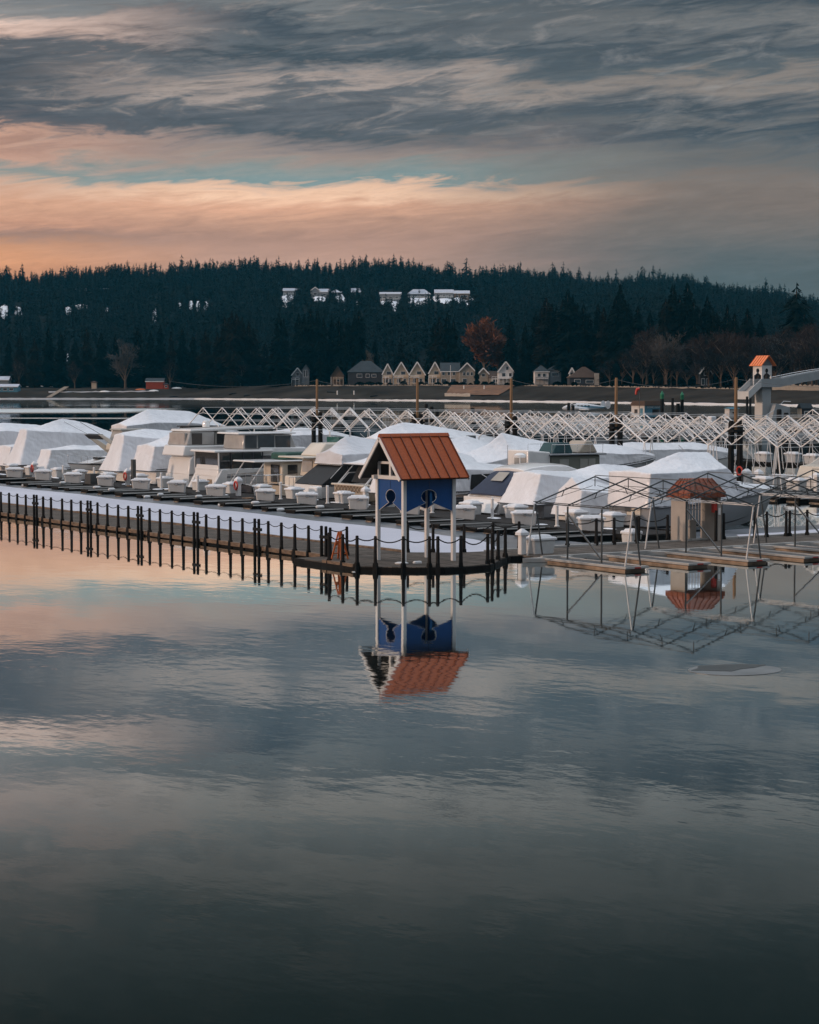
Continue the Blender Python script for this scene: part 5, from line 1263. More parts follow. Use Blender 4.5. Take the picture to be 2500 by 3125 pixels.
mb=MB(); mb.prism([(-4.5,-2.2),(-5.2,-2.2),(-5.3,2.2),(-4.5,2.2)],ZP+.2,ZP+.3,'z'); mb.build('tailplane','plane_blue',sp)
# flights hut
x,y=at(1967,430)
fh=thing('flights_hut',(x,y,0),0,'blue and white floating hut lettered SCENIC FLIGHTS under a brown roof','hut')
MB().box(-.3,5.4,-.3,4.6,-.2,.62).build('float','tar',fh)
mb=MB(); mb.box(0,5,0,4.2,.62,2.95); mb.build('wall','h_blue',fh)
MB().box(-.03,-.002,.02,4.2,.64,2.95).build('end_wall','h_white',fh)
mb=MB(); mb.loft([[(-.25,-.25,2.95),(5.25,-.25,2.95),(5.25,4.45,2.95),(-.25,4.45,2.95)],[(.1,.1,3.9),(4.9,.1,3.9),(4.9,4.1,3.9),(.1,4.1,3.9)]]); mb.build('roof','r_brown',fh)
MB().box(2.0,3.9,-.05,-.002,1.2,2.2).build('window','glass',fh); MB().box(-.06,-.032,.5,1.4,.66,2.4).build('door','h_blue',fh); MB().box(-.06,-.032,2.2,3.2,1.3,2.2).build('window','glass',fh)
MB().box(.1,4.9,-.08,-.02,2.35,2.93).build('sign_board','h_blue',fh)
cu=bpy.data.curves.new('lettering','FONT'); cu.body='SCENIC FLIGHTS'; cu.size=.52; cu.extrude=.01; cu.align_x='CENTER'; cu.align_y='CENTER'
tmp=bpy.data.objects.new('lettering_curve',cu); col.objects.link(tmp); lm_=bpy.data.meshes.new_from_object(tmp); bpy.data.objects.remove(tmp); lt=bpy.data.objects.new('lettering',lm_); col.objects.link(lt); lt.parent=fh; lt.location=(2.5,-.095,2.63); lt.rotation_euler=(PI/2,0,0); lm_.materials.clear(); lm_.materials.append(M['h_white'])
x,y=at(1951,427)
ws=thing('windsock',(x,y,0),0,'red windsock hanging limp from a thin pole by the flights hut','windsock')
MB().tube([(0,0,0),(0,0,6.5)],.06,6).build('pole','frame_grey',ws); 
mb=MB(); mb.tube([(0,0,6.35),(-.45*CY_,.45*SY_,6.25),(-.62*CY_,.62*SY_,5.8),(-.72*CY_,.72*SY_,5.2)],[.3,.34,.27,.2],8); mb.build('sock','red',ws,smooth=50)
def hut(px,Z,w,d,h,rh,wm,em,rm,label,win=True):
    x,y=at(px,Z); t=thing('dock_hut',(x,y,0),0,label,'hut')
    MB().box(-.3,w+.3,-.3,d+.3,-.2,.6).build('float','tar',t); MB().box(0,w,0,d,.6,.6+h).build('wall',wm,t); MB().box(-.03,-.002,.02,d-.02,.62,.58+h).build('end_wall',em,t)
    mb=MB(); mb.prism([(-.2,.6+h),(d+.2,.6+h),(d/2,.6+h+rh)],-.2,w+.2,'x'); mb.build('roof',rm,t)
    if win:
        f=MB().box(w*.25,w*.75,-.04,-.002,1.4,.1+h).build('window_frame','trim',t); MB().box(w*.3,w*.7,-.07,-.042,1.5,h).build('pane','glass',f)
hut(2226,415,2.3,1.4,1.9,.25,'h_white','h_white','h_blue','small white kiosk with blue trim left of the arched bridge tower')
hut(2446,410,2.7,1.2,2.0,1.0,'h_dark','h_tan','r_dark','small dark hut with steep roof and pale end wall at far right')
x,y=at(2172,300); tag(MB().bev(-.5,.5,-.5,.5,.3,1.5,.1).build('equipment_box','box_lid',loc=(x,y,1.2)),'small white equipment box on a float left of the bridge tower','box')
x,y=at(2172,300.); MB_=MB().box(-1,1,-1,1,-.2,1.5); tag(MB_.build('float','tar',loc=(x,y,0)),'dark float carrying the small white equipment box','float')
# arched pedestrian bridge and its gazebo tower
x,y=at(2330,410)
br=thing('bridge',(x,y,0),0,'pale grey concrete arched footbridge with stair tower at far right','bridge')
MB().box(-1.15,.95,-.95,1.25,-1,6.7).build('tower','grey_conc',br)
MB().box(-1.19,-1.152,-.93,1.23,.5,6.7).build('tower_lit_face','white_conc',br)  # sun side of the tower, its light put in as a paler tone
MB().box(-2.0,3.0,-1.5,1.8,6.7,7.0).build('landing','grey_conc',br)
mb=MB()
for yy in (-1.5,1.68): mb.box(-2.0,3.0,yy,yy+.12,7.0,8.3)
mb.build('parapet','grey_conc',br)
mb=MB(); mb.prism([(-2.0,6.7),(-2.0,8.3),(-5.2,5.9),(-5.2,4.4)],-1.5,-1.38,'y'); mb.prism([(-2.0,6.7),(-2.0,8.3),(-5.2,5.9),(-5.2,4.4)],1.68,1.8,'y'); mb.build('stair_parapet','white_conc',br)
mb=MB()
for k in range(10): mb.box(-2.0-.32*(k+1),-2.0-.32*k,-1.37,1.67,6.8-.24*k-.28,6.9-.24*k)
mb.build('steps','grey_conc',br)
MB().box(-5.23,-5.19,-1.5,1.8,4.4,5.9).build('end_wall','white_conc',br)
rings=[]
for k in range(17):
    xx=3.0+k*2.6; u=k/16; za=6.75+2.1*math.sin(PI*min(1,u*1.05)*.95+.0); 
    rings.append([(xx,-1.5,za),(xx,-1.5,za+1.55),(xx,-1.36,za+1.55),(xx,-1.36,za+.5),(xx,1.66,za+.5),(xx,1.66,za+1.55),(xx,1.8,za+1.55),(xx,1.8,za)])
MB().loft(rings).build('span','grey_conc',br,smooth=30)
mb=MB()
for yy in (-1.43,1.73): mb.tube([(3.0+k*2.6,yy,6.75+2.1*math.sin(PI*min(1,k/16*1.05)*.95)+1.8) for k in range(17)],.06,5)
mb.build('handrail','steel',br)
for xx in (20,38): MB().box(xx,xx+1.2,-.8,1.0,-1,8.2).build('pier','grey_conc',br)
mb=MB(); mb.prism([(1.0,3.6),(4.6,2.8),(4.6,.3),(-.2,.3)],-2.4,-1.0,'y'); mb.build('lower_stair','grey_conc',br)
mb=MB(); mb.tube([(-1.6,-2.3,1.3),(1.2,-2.3,2.6),(3.0,-2.3,4.0),(4.8,-2.3,3.9)],.06,5); mb.build('stair_rail','steel',br)
tg=thing('gazebo',(x-.35,y+.1,7.0),0,'small white cut-out gazebo with bright orange roof on the bridge tower','gazebo')
for sx in (-1,1):
    for sy in (-1,1): MB().box(sx*1.15-.11,sx*1.15+.11,sy*1.15-.11,sy*1.15+.11,0,3.9).build('post','white_paint',tg)
P_=panel(1.04,3.88,1.9,2.42,2.85,.46,.46)
for s in (-1,1):
    MB().prism(P_,s*1.15-.04,s*1.15+.04,'x').build('panel','white_paint',tg); MB().prism(P_,s*1.15-.04,s*1.15+.04,'y').build('panel','white_paint',tg)
for s in (-1,1):
    mb=MB(); V=[(0,-1.9,5.75),(0,1.7,5.75),(s*1.85,1.7,3.85),(s*1.85,-1.9,3.85)]; mb.add(V+[(a,b,c-.1) for a,b,c in V],[(0,1,2,3),(7,6,5,4),(0,4,5,1),(1,5,6,2),(2,6,7,3),(3,7,4,0)]); o=mb.build('roof','roof_orange',tg)
    mb=MB()
    for k in range(6): mb.bar((0,-1.85+k*.7,5.77),(s*1.85,-1.85+k*.7,3.87),.06,.12)
    mb.build('seam_rib','roof_red',o)
mb=MB(); mb.prism([(-1.5,3.85),(1.5,3.85),(0,5.4)],-1.25,-1.2,'y'); mb.build('gable','h_grey',tg)
x,y=at(2340,408)
t=pier('marina_walkway',x-14,x+26,y-6,y-3,'pier_deck','low dark floating walkway at the foot of the bridge tower','pier',rim='concrete_edge',along='x')
x,y=at(1990,436); pier('marina_walkway',x-9,x+9,y-2,y+6,'pier_deck','dark float carrying the flights hut','pier',rim='tar',along='x')

# round the moulded edges of the boats' superstructures
soften={'cabin','flybridge','curtain','side_curtain','hardtop','roof','top','bimini','canvas','enclosure','windshield','funnel','helm_cover','cockpit_cover','coaming','stern_wing','arch','transom_locker','locker','deck_cover','arch_bar'}
for o in list(col.objects):
    if o.type=='MESH' and o.parent and o.parent.get('category')=='boat' and o.name.split('.')[0] in soften:
        m_=o.modifiers.new('rounded edges','BEVEL'); m_.width=.10 if o.name.split('.')[0] in ('cabin','flybridge','curtain','funnel','side_curtain','enclosure') else .05; m_.segments=3; m_.limit_method='ANGLE'; m_.angle_limit=math.radians(25); m_.use_clamp_overlap=True
        o.data.polygons.foreach_set('use_smooth',[True]*len(o.data.polygons))
        try: o.data.set_sharp_from_angle(angle=math.radians(50))
        except Exception: pass
# ------------------------------------------------------------------ houses on the far shore (local x = right as seen from the water, y = inland)
RH=-YAW
def house(name,label,px0,px1,dz,hw,hr_,depth,roof='front',wm='h_beige',rm='r_dark',wins=(),trim=True,chim=None,porch=None,Z=None,group=None,cat='house',snowcap=False,sink=1.0):
    pc=(px0+px1)/2; u=(pc-1250)/6500; Z=(Zs(u)+dz) if Z is None else Z; g=terr(u,Z); s=Z/6500; w=(px1-px0)*s; h=w/2
    t=thing(name,(*W(u*Z,Z),g),RH,label,cat,group)
    MB().box(-h,h,0,depth,-sink,hw).build('wall',wm,t)
    o=.45
    if roof=='front':
        mb=MB(); k=hr_/h
        mb.prism([(-h-o,hw-o*k),(0,hw+hr_),(h+o,hw-o*k),(h+o,hw-o*k+.28),(0,hw+hr_+.32),(-h-o,hw-o*k+.28)],-o*1.6,depth+o,'y'); r_=mb.build('roof',rm,t)
        MB().prism([(-h,hw+.003),(h,hw+.003),(0,hw+hr_-.02)],0.0,depth,'y').build('gable',wm,t)
        if trim:
            mb=MB()
            for sg in (-1,1): mb.bar((sg*(h+o),-o*1.6-.06,hw-o*k+.10),(0,-o*1.6-.06,hw+hr_+.10),.1,.52)
            mb.build('barge_board','trim',t)
    elif roof=='side':
        mb=MB(); mb.prism([(-o,hw-.1),(depth/2,hw+hr_),(depth+o,hw-.1),(depth+o,hw+.15),(depth/2,hw+hr_+.28),(-o,hw+.15)],-h-o,h+o,'x'); r_=mb.build('roof',rm,t)
        MB().prism([(0,hw+.003),(depth,hw+.003),(depth/2,hw+hr_-.05)],-h,h,'x').build('gable',wm,t)
        if trim: MB().box(-h-o,h+o,-o-.1,-o-.02,hw-.15,hw+.2).build('eave_board','trim',t)
    else:
        mb=MB(); e=min(h,depth/2)*.9
        mb.loft([[(-h-o,-o,hw),(h+o,-o,hw),(h+o,depth+o,hw),(-h-o,depth+o,hw)],[(-h-o,-o,hw+.2),(h+o,-o,hw+.2),(h+o,depth+o,hw+.2),(-h-o,depth+o,hw+.2)],[(-h+e,depth/2-.05,hw+hr_),(h-e,depth/2-.05,hw+hr_),(h-e,depth/2+.05,hw+hr_),(-h+e,depth/2+.05,hw+hr_)]]); r_=mb.build('roof',rm,t)
        if trim: MB().box(-h-o-.02,h+o+.02,-o-.08,-o-.02,hw-.08,hw+.22).build('eave_board','trim',t)
    for (xc,zc,ww,hh) in wins:
        f=MB().box(xc*h-ww/2-.12,xc*h+ww/2+.12,-.09,-.003,zc-hh/2-.12,zc+hh/2+.12).build('window','trim',t)
        MB().box(xc*h-ww/2,xc*h+ww/2,-.13,-.093,zc-hh/2,zc+hh/2).build('pane','glass',f)
    if chim:
        xc,cw,ch,cm=chim; MB().box(xc*h-cw/2,xc*h+cw/2,-.5,.4,-sink,ch).build('chimney',cm,t)
    if porch:
        x0,x1,pd_,ph,pm=porch
        mb=MB(); mb.box(x0*h,x1*h,-pd_,-.01,ph,ph+.22); mb.box(x0*h,x1*h,-pd_,-pd_+.1,ph+.8,ph+1.0)
        n_=max(2,int(abs(x1-x0)*h/1.6))
        for k in range(n_+1):
            xx=x0*h+(x1-x0)*h*k/n_; mb.box(xx-.12,xx+.12,-pd_,-pd_+.22,-.6,ph); mb.box(xx-.07,xx+.07,-pd_,-pd_+.12,ph+.2,ph+.9)
        mb.build('porch',pm,t)
    return t
D=78
house('cottage','small dark cottage with white-trimmed gable at the left end of the shore houses',893,925,D,5.2,3.2,9,'front','h_grey','r_dark',[(0,2.6,1.6,1.6),(0,5.4,1.4,1.6)],porch=(-1.1,.3,1.6,2.6,'trim'))
t=house('cottage','slim grey tower with tall arched window right of the small dark cottage',923,944,D+2,7.6,2.2,6,'front','h_grey','r_dark',[(-.35,5.6,.8,3.2),(.35,5.6,.8,3.2)],trim=False)
house('house','dark brown timber house with a pale porch frame',1012,1050,D,4.6,4.2,12,'front','h_brown','r_dark',[(.1,2,1.2,1.2)],trim=False,porch=(-.7,.9,1.5,2.7,'h_tan'))
house('house','large dark house with a broad slate hipped roof left of the gabled townhouses',1062,1172,D+4,5.8,5.6,14,'hip','h_dark','r_dark',[(-.35,4.2,2.4,1.6),(.1,4.2,1.6,1.6),(.45,4.2,2,1.4)],trim=False)
TW=[(1169,1198,5.4,4.4,'narrow leftmost gabled townhouse with white barge boards'),(1203,1247,4.9,5.6,'second gabled townhouse from the left with balconies and a tan side'),(1251,1296,4.9,5.6,'third gabled townhouse from the left with a broad white balcony'),(1310,1345,5.6,4.8,'fourth gabled townhouse from the left beside the long beige block')]
for a,b,hw,hr_,l in TW:
    house('townhouse',l,a,b,D-2,hw,hr_,12,'front','h_tan','r_dark',[(.25,5.4,2.0,1.5),(-.35,1.7,1.7,1.8),(.45,1.7,1.4,1.8)],porch=(-1.12,.25,1.8,3.2,'trim'),group='gabled townhouses')
house('townhouse','long beige block with dark roof right of the gabled townhouses',1346,1402,D,5.9,4.0,12,'side','h_beige','r_dark',[(-.75,5.0,1.2,1.4),(-.15,5.0,1.2,1.4),(.4,5.0,1.2,1.4),(-.7,1.6,2.2,1.8),(.3,1.6,2.4,1.8)])
house('townhouse','beige cross-gabled end house with three small upper windows',1402,1449,D-1,6.2,3.6,12,'front','h_beige','r_dark',[(-.4,4.9,.9,1.5),(.1,4.9,.9,1.5),(.6,4.9,.9,1.5),(-.3,1.7,1.8,1.8)])
house('townhouse','small beige gable half hidden by a dark cone-shaped evergreen',1460,1490,D+2,5.0,2.4,10,'front','h_beige','r_dark',[(0,4.2,1.4,1.2)])
house('house','low dark-roofed wing left of the white gabled house',1492,1530,D+6,3.0,2.8,9,'side','h_beige','r_brown',[(0,1.6,2,1.2)],trim=False)
house('house','white wooden house with a steep gable and columned porch',1521,1566,D-1,6.0,4.2,12,'front','h_white','r_dark',[(.18,7.4,1.0,1.5),(-.3,4.4,1.5,1.5),(.6,4.4,1.2,1.5)],porch=(-1.9,1.1,2.2,2.6,'trim'))
house('house','white two-storey house with blue-grey roof behind a dark shrub',1632,1674,D+3,5.6,3.0,11,'hip','h_white','r_dark',[(-.4,4.2,1.3,1.4),(.35,4.2,1.3,1.4)],porch=(-.9,.9,2,2.3,'h_grey'))
house('house','grey flat-roofed house seen between dark trees',1676,1712,D+14,6.4,2.0,11,'hip','h_grey','r_dark',[(0,4.5,3,1.4)],trim=False)
house('house','low house with wide dark roof, small white dormer and pale chimney',1738,1832,D,3.2,4.8,14,'hip','h_dark','r_brown',[(-.5,1.8,2.4,1.4),(.3,1.6,3.2,1.2)],trim=False,chim=(.75,2.0,5.2,'stone'))
house('dormer_house','little white gable dormer rising before the wide dark roof',1738,1751,D-1,5.6,1.8,4,'front','h_white','r_dark',[(0,4.9,1.2,1.1)])
house('house','house with white window frames lost among the bare trees at right',2136,2170,D+6,5.6,3.0,11,'front','h_dark','r_dark',[(-.5,2,1.2,2.4),(.4,2,1.2,2.4),(0,5.2,1.4,1.2)],trim=True)
house('shed','red wooden shed on the beach at left',447,500,60,3.8,1.6,7,'side','h_red','r_dark',[],trim=True,cat='shed')
house('shed','small red and white box shed beside the larger red shed',501,515,58,2.4,.7,3,'hip','h_red','h_dark',[(0,1.4,1.0,1.0)],trim=False,cat='shed')
house('boat_house','long low pale blue boathouse with a white-edged roof at the left edge',-20,55,45,2.6,1.2,9,'side','h_blue','r_snow',[(-.5,1.4,2,1.1),(0,1.4,2,1.1),(.5,1.4,2,1.1)],cat='boathouse')
house('boat_house','pale roofed shed behind the low boathouse at the left edge',-25,28,95,4.6,1.8,8,'side','h_grey','r_snow',[],cat='shed')
house('shed','tiny orange hut among the dark trees at left',281,295,78,3.2,.9,3,'hip','h_tan','r_brown',[],trim=False,cat='shed')
# ramp to the water at left
mb=MB(); a=onshore(150,8,.6); b_=onshore(205,55,1.2)
mb.bar((a[0],a[1],1.0),(b_[0],b_[1],6.2),2.4,.3); 
for k in range(5): q=Vector(a).lerp(Vector(b_),k/4); mb.bar((q.x,q.y,-1),(q.x,q.y,1.2+k*1.25),.3)
tag(mb.build('boat_ramp','pale'),'pale timber ramp sloping to the water at far left','ramp')
for px,d,l,m in ((430,52,'orange upturned canoe on the beach left of the red shed','orange'),(470,44,'white upturned skiff on the beach before the red shed','gel'),(320,40,'white upturned skiff on the beach left of the bare pale tree','gel'),(540,60,'white upturned skiff near the trees right of the red sheds','gel')):
    x,y,z=onshore(px,d,.1); mb=MB(); mb.loft([[(xx,w*math.cos(PI*k/6),zz*math.sin(PI*k/6)) for k in range(7)] for xx,w,zz in ((-2.6,.05,.2),(-1.8,.6,.6),(0,.85,.8),(1.8,.6,.65),(2.7,.05,.25))],False,False)
    o=mb.build('skiff',m,smooth=50,loc=(x,y,z)); o.rotation_euler=(0,0,RH+R.uniform(-.3,.3)); tag(o,l,'boat','small boats on the left beach')
# signs and lamps on the beach bank
for i,(px,d,l) in enumerate(((1030,20,'white marker post on the sand below the hip-roofed house'),(1081,20,'white marker post on the beach below the hip-roofed house right side'),(1416,40,'white post on the orange grass bank, left one'),(1478,40,'white post on the orange grass bank, right one'))):
    x,y,z=onshore(px,d); tag(MB().bev(-.22,.22,-.22,.22,0,1.9,.05).build('marker_post','trim',loc=(x,y,z)),l,'post','white marker posts on the beach')
for px,l in ((1375,'left of the beige cross-gabled house'),(1011,'by the dark brown timber house')):
    x,y,z=onshore(px,66); t=thing('flag_pole',(x,y,z),0,'slim pale pole on the road '+l,'pole'); MB().tube([(0,0,0),(0,0,9 if px>1200 else 4)],.1,6).build('pole','frame_white',t)
# hill houses with snowy roofs
def zat(px,py):
    u=(px-1250)/6500; best=(1e9,1600)
    for Z in range(1250,1990,5):
        y=1175-(terr(u,Z)-7.1)*6500/Z
        if abs(y-py)<best[0]: best=(abs(y-py),Z)
    return best[1]
HH=[(866,917,904,4.2,2.0,'side','h_grey','leftmost snow-roofed hill house, dark and low'),(949,978,910,5.2,2.8,'front','h_grey','hill house with two snowy gables, left half'),(976,1006,911,4.6,2.4,'side','h_grey','hill house with two snowy gables, right half'),(1012,1040,905,3.0,2.4,'hip','h_dark','small snowy garage left of the long hill house'),(1042,1112,907,3.4,3.6,'hip','h_dark','long low hill house with a sweeping snowy roof'),(1160,1224,922,6.2,1.4,'side','h_grey','wide hill house with pale balcony above the snow bank'),(1244,1313,914,4.0,4.0,'hip','h_dark','dark hill house with a high snowy hipped roof'),(1327,1383,914,4.8,2.6,'side','h_grey','hill house with stepped snowy roof'),(1386,1432,916,5.0,2.2,'side','h_brown','rightmost pale hill house with snow on its roof'),(222,282,898,2.6,2.4,'hip','h_dark','lone low snow-roofed house among trees on the left hillside'),(310,336,893,3.0,2.2,'hip','h_dark','small snow-roofed house right of the lone low one on the left hillside')]
for i,(a,b,yb,hw,hr_,rf_,wm,l) in enumerate(HH):
    Zh=zat((a+b)/2,yb); wn=[(-.6,hw*.55,2,1.4),(0,hw*.55,2,1.4),(.6,hw*.55,2,1.4)] if b-a>40 else [(0,hw*.55,2.4,1.5)]
    house('hill_house',l,a,b,0,hw,hr_,10,rf_,wm,'r_snow',wn,trim=True,Z=Zh,group='snow-roofed houses on the hillside',porch=(-.95,.95,2.2,hw*.32,'trim') if b-a>50 else None,sink=6)

# ------------------------------------------------------------------ shore trees
big=[conifer_arrays(30,5.0+.5*(k%2),1300,50+k,base=.03,fuzz=.22,pw=.6) for k in range(4)]+[conifer_arrays(30,6.0,420,60+k,base=.2,fuzz=.42,pw=.55) for k in range(2)]
cmesh=[]
nf=[mat('shore_conifer_needles',(.0042,.0085,.0075),.9,.35,.25,spec=.03),mat('shore_conifer_needles_brown',(.0110,.0105,.0070),.9,.35,.25,spec=.03)]
for k,(v,f) in enumerate(big):
    for j in range(2):
        me=bpy.data.meshes.new('crown'); me.from_pydata(v,[],f); me.materials.append(nf[j]); me.update(); cmesh.append(me)
mb=MB(); mb.tube([(0,0,-1),(0,0,8),(.1,0,18),(0,.1,28.5)],[.6,.5,.32,.06],7)
tk=mb.build('trunk','h_brown'); tmesh=tk.data; bpy.data.objects.remove(tk)
def shore_tree(px,ytop,ybase_dz,kind,brown,label,group,wide=1.0):
    u=(px-1250)/6500; Z=Zs(u)+ybase_dz; g=terr(u,Z); h=7.1+(1175-ytop)*Z/6500-g; s=h/30
    t=thing('conifer',(*W(u*Z,Z),g),R.uniform(0,6),label,'tree',group)
    a=bpy.data.objects.new('crown',cmesh[kind*2+brown]); col.objects.link(a); a.parent=t; a.scale=(s*wide,s*wide,s)
    b=bpy.data.objects.new('trunk',tmesh); col.objects.link(b); b.parent=t; b.scale=(s,s,s)
S=1.449
CT=[(435,692,60),(460,700,90),(490,655,66),(512,668,95),(535,692,85),(560,720,100),(588,660,64),(630,660,112),(655,650,105),(670,655,100),(700,672,110),(735,672,120),(757,655,110),(790,715,120),(845,715,130),(915,680,120),(942,660,115),(1075,672,110),(1102,700,105),(1128,655,115),(1150,628,110),(1172,645,116),(1195,612,105),(1215,640,120),(1240,660,120),(1258,640,112),(1285,655,130),(1305,600,110),(1322,640,120),(1342,645,140),(1368,655,140),(1395,640,120),(1416,600,118),(1446,597,120),(1470,650,130),(1487,625,122),(1508,660,140),(1530,642,125),(1572,650,130),(1600,670,150),
    (20,715,120),(45,700,130),(75,712,120),(105,690,140),(130,700,110),(160,715,100),(185,690,130),(215,700,110),(245,705,120),(268,712,100),(292,690,115),(318,700,100),(340,685,120),(362,705,90),(385,690,110),(408,705,80)]
CT += [(475,668,80),(500,662,75),(525,676,82),(599,672,80),(642,662,110),(682,668,86),(715,668,92),(748,662,98),(1106,680,86),(1140,648,114),(1162,640,118),(1184,632,112),(1205,622,110),(1228,642,98),(1270,648,94),(1296,624,100),(1316,632,98),(1400,628,105),(1430,622,108),(1460,630,112),(1545,660,112),(1500,648,118),(925,668,104),(955,672,108),(730,690,86)]
CT.sort()
for i,(x_,y_,d_) in enumerate(CT):
    px=x_*S; br_=1 if (430<x_<560 or R.random()<.2) else 0
    lab='tall dark conifer on the far shore, %s of the row counting from the left'%ordw(i+1)
    shore_tree(px,y_*S,d_,R.randrange(4),br_,lab,'tall conifers along the far shore',R.uniform(.85,1.15))
shore_tree(1675*S,598*S,150,4,0,'tall ragged pine standing out above the right end of the ridge','tall conifers along the far shore',1.15)
shore_tree(1692*S,632*S,170,5,0,'second ragged pine at the right edge, lower than its neighbour','tall conifers along the far shore',1.2)
shore_tree(1455,1103,64,0,0,'small dark cone-shaped evergreen before the beige townhouses','garden evergreens',.9)
shore_tree(1580,1098,60,1,0,'dark bushy evergreen right of the white gabled house','garden evergreens',1.6)
shore_tree(1612,1105,66,2,0,'second dark bushy evergreen right of the white gabled house','garden evergreens',1.5)
shore_tree(1880,1075,70,2,0,'dark evergreen between the wide-roofed house and the bare wood','garden evergreens',1.2)
# bare broadleaf trees
def bare_arrays(seed,h=16,wd=5.5,ntw=1500,bush=.25,tw=.085):
    r=random.Random(seed); mb=MB(); tips=[]
    mb.tube([(0,0,-1),(0,0,h*.2),(r.uniform(-.3,.3),r.uniform(-.3,.3),h*.45)],[.42,.34,.2],6)
    for k in range(11):
        a=2*PI*k/11+r.uniform(-.3,.3); z0=h*r.uniform(.16,.42); L=h*r.uniform(.32,.6); el_=r.uniform(.7,1.35)
        p0=Vector((0,0,z0)); d=Vector((math.cos(a)*math.cos(el_),math.sin(a)*math.cos(el_),math.sin(el_)))
        p1=p0+d*L*.5+Vector((0,0,.1*L)); p2=p1+(d+Vector((r.uniform(-.3,.3),r.uniform(-.3,.3),.25))).normalized()*L*.5
        mb.tube([p0,p1,p2],[.17,.10,.03],5); tips += [p1,p1.lerp(p2,.5),p2,p1.lerp(p2,.8)]
        for j in range(3):
            q=p1.lerp(p2,r.random()); q2=q+Vector((r.uniform(-1,1),r.uniform(-1,1),r.uniform(.2,1))).normalized()*L*.35; mb.tube([q,q.lerp(q2,.5)+Vector((0,0,.1)),q2],[.06,.04,.015],4); tips += [q2,q.lerp(q2,.6)]
    V=[];Fc=[]
    for _ in range(ntw):
        c=r.choice(tips)+Vector((r.gauss(0,.55),r.gauss(0,.55),r.gauss(0,.5)))*wd*.2
        out=Vector((c.x,c.y,(c.z-h*.35)*.8+.5)).normalized(); d=(out+Vector((r.gauss(0,.45),r.gauss(0,.45),r.gauss(0,.4)))).normalized()
        L=r.uniform(.6,1.7); s_=d.cross(Vector((r.random(),r.random(),r.random()))).normalized()*tw*r.uniform(.6,1.3)
        o=len(V); e=c+d*L; m_=c+d*L*.55+s_*4
        V += [tuple(c-s_),tuple(c+s_),tuple(e)]; Fc.append((o,o+1,o+2))
        o=len(V); b0=c+d*L*.4; e2=b0+(d+Vector((r.gauss(0,.6),r.gauss(0,.6),r.gauss(0,.6)))).normalized()*L*.6
        V += [tuple(b0-s_*.8),tuple(b0+s_*.8),tuple(e2)]; Fc.append((o,o+1,o+2))
    return mb,V,Fc
tones={'grey':(.10,.093,.09),'brown':(.042,.029,.026),'rust':(.19,.078,.043),'pale':(.13,.125,.125),'dull':(.026,.022,.021)}
bm_={}
for k in range(4):
    mb,V,Fc=bare_arrays(80+k,ntw=1700 if k<3 else 4200,tw=.085 if k<3 else .17)
    o=mb.build('limbs','h_brown'); lm=o.data; bpy.data.objects.remove(o)
    for nm,c in tones.items():
        me=bpy.data.meshes.new('twigs'); me.from_pydata(V,[],Fc); 
        if nm not in M: M[nm]=mat('bare_twigs_'+nm,c,.95,.3,.4,spec=.03)
        me.materials.append(M[nm]); me.update(); bm_[(k,nm)]=(lm,me)
def bare(px,ytop,dz,tone,label,group,k=None,wide=1.0,name='bare_tree'):
    u=(px-1250)/6500; Z=Zs(u)+dz; g=terr(u,Z); h=7.1+(1175-ytop)*Z/6500-g; s=h/16.5
    t=thing(name,(*W(u*Z,Z),g),R.uniform(0,6),label,'tree',group)
    lm,me=bm_[(R.randrange(3) if k is None else k,tone)]
    for nm,m_ in (('limbs',lm),('twigs',me)):
        a=bpy.data.objects.new(nm,m_); col.objects.link(a); a.parent=t; a.scale=(s*wide,s*wide,s)
bare(384,1052,68,'grey','pale grey bare tree before dark conifers on the left shore','bare trees',wide=1.25)
bare(1478,992,112,'rust','large rust-brown leafy tree behind the beige townhouses','autumn trees',3,1.15,'autumn_tree')
bare(1520,1030,120,'rust','lower rust-brown tree right of the large rust-brown one','autumn trees',3,1.0,'autumn_tree')
bare(2078,992,160,'rust','orange-brown tree top standing above the bare wood','autumn trees',3,1.0,'autumn_tree')
bare(1056,1075,100,'pale','whitish bare tree behind the dark brown timber house','bare trees')
bare(1125,1080,104,'pale','thin whitish bare tree behind the broad hipped roof','bare trees',wide=.7)
bare(520,1105,70,'dull','dull bare tree right of the red sheds','bare trees')
bare(735,1095,70,'dull','dull bare tree under the tallest conifers left of the cottage','bare trees')
bare(230,1110,85,'dull','dull bare tree at the far left above the ramp','bare trees')
bare(60,1105,100,'dull','dull bare tree behind the low boathouse','bare trees')
px=1840.; i=0
rowsb=[]
while px<2560:
    rowsb.append((px,1175-R.uniform(120,168),R.uniform(92,150),R.choice(('grey','brown','brown','dull')))); px+=R.uniform(17,30)
px=1860.
while px<2560:
    rowsb.append((px,1175-R.uniform(60,115),R.uniform(68,88),R.choice(('brown','dull','dull')))); px+=R.uniform(26,42)
rowsb.sort()
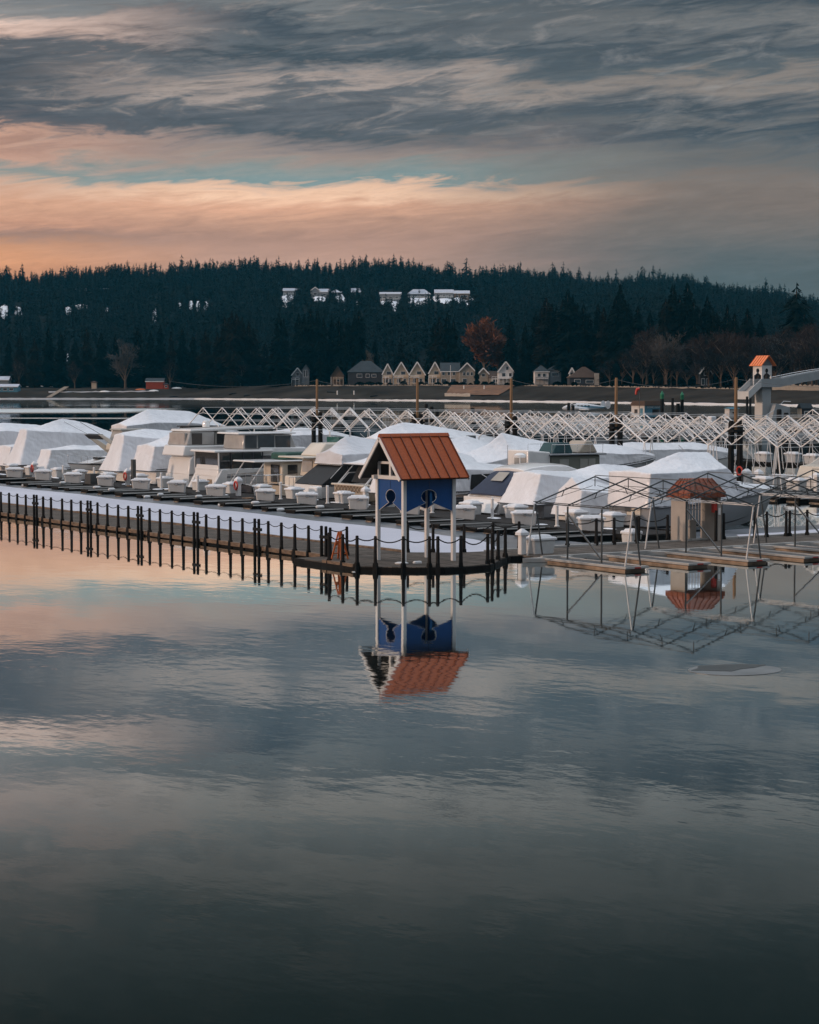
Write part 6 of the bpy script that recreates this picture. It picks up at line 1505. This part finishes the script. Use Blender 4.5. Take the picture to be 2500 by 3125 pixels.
for i,(px,yt,d_,tn) in enumerate(rowsb):
    bare(px,yt,d_,tn,'bare brown tree of the wood behind the arched bridge, %s from the left'%ordw(i+1),'bare trees of the wood at right',wide=1.2)
# low dark hedges and shrubs along the road
sm=[]
for k in range(3):
    r=random.Random(200+k); V=[];Fc=[]
    for _ in range(420):
        a=r.uniform(0,2*PI); q=math.acos(r.uniform(0,1)); rad=r.uniform(.55,1); c=Vector((math.cos(a)*math.sin(q)*1.5,math.sin(a)*math.sin(q)*1.1,math.cos(q)*1.2))*rad
        d=Vector((r.gauss(0,1),r.gauss(0,1),r.gauss(0,1))).normalized()*.28; e=d.cross(Vector((r.random(),r.random(),1))).normalized()*.16
        o=len(V); V += [tuple(c-d),tuple(c+e),tuple(c+d),tuple(c-e)]; Fc.append((o,o+1,o+2,o+3))
    me=bpy.data.meshes.new('shrub'); me.from_pydata(V,[],Fc); me.materials.append(nf[0]); me.update(); sm.append(me)
SH=[640,668,696,725,752,962,988,1098,1128,1156,1190,1232,1286,1336,1362,1388,1412,1436,1480,1502,1548,1590,1618,1700,1724,1752,1846,1872,1905,1940,1985,2030,2085,2125,2180,2215]
for i,px in enumerate(SH):
    x,y,z=onshore(px,64+R.uniform(-2,3)); o=bpy.data.objects.new('shrub',sm[i%3]); col.objects.link(o); o.location=(x,y,z-.2); s=R.uniform(.9,1.7); o.scale=(s*1.3,s,s); o.rotation_euler=(0,0,R.uniform(0,6))
    tag(o,'low dark shrub along the top of the beach, %s from the left'%ordw(i+1),'shrub','shrubs along the top of the beach')
HAZE=.000034
# ------------------------------------------------------------------ thin blue evening haze
hz=bpy.data.materials.new('evening_haze'); hz.use_nodes=True; hn=hz.node_tree; hn.nodes.clear()
ho=hn.nodes.new('ShaderNodeOutputMaterial'); pv=hn.nodes.new('ShaderNodeVolumePrincipled')
pv.inputs['Color'].default_value=(.06,.62,.95,1); pv.inputs['Density'].default_value=HAZE; pv.inputs['Anisotropy'].default_value=.0
hn.links.new(pv.outputs[0],ho.inputs['Volume']); M['haze']=hz
tag(MB().box(-3450,3450,-3450,3450,-5,160).build('haze','haze'),kind='stuff')
sc.cycles.volume_bounces=0
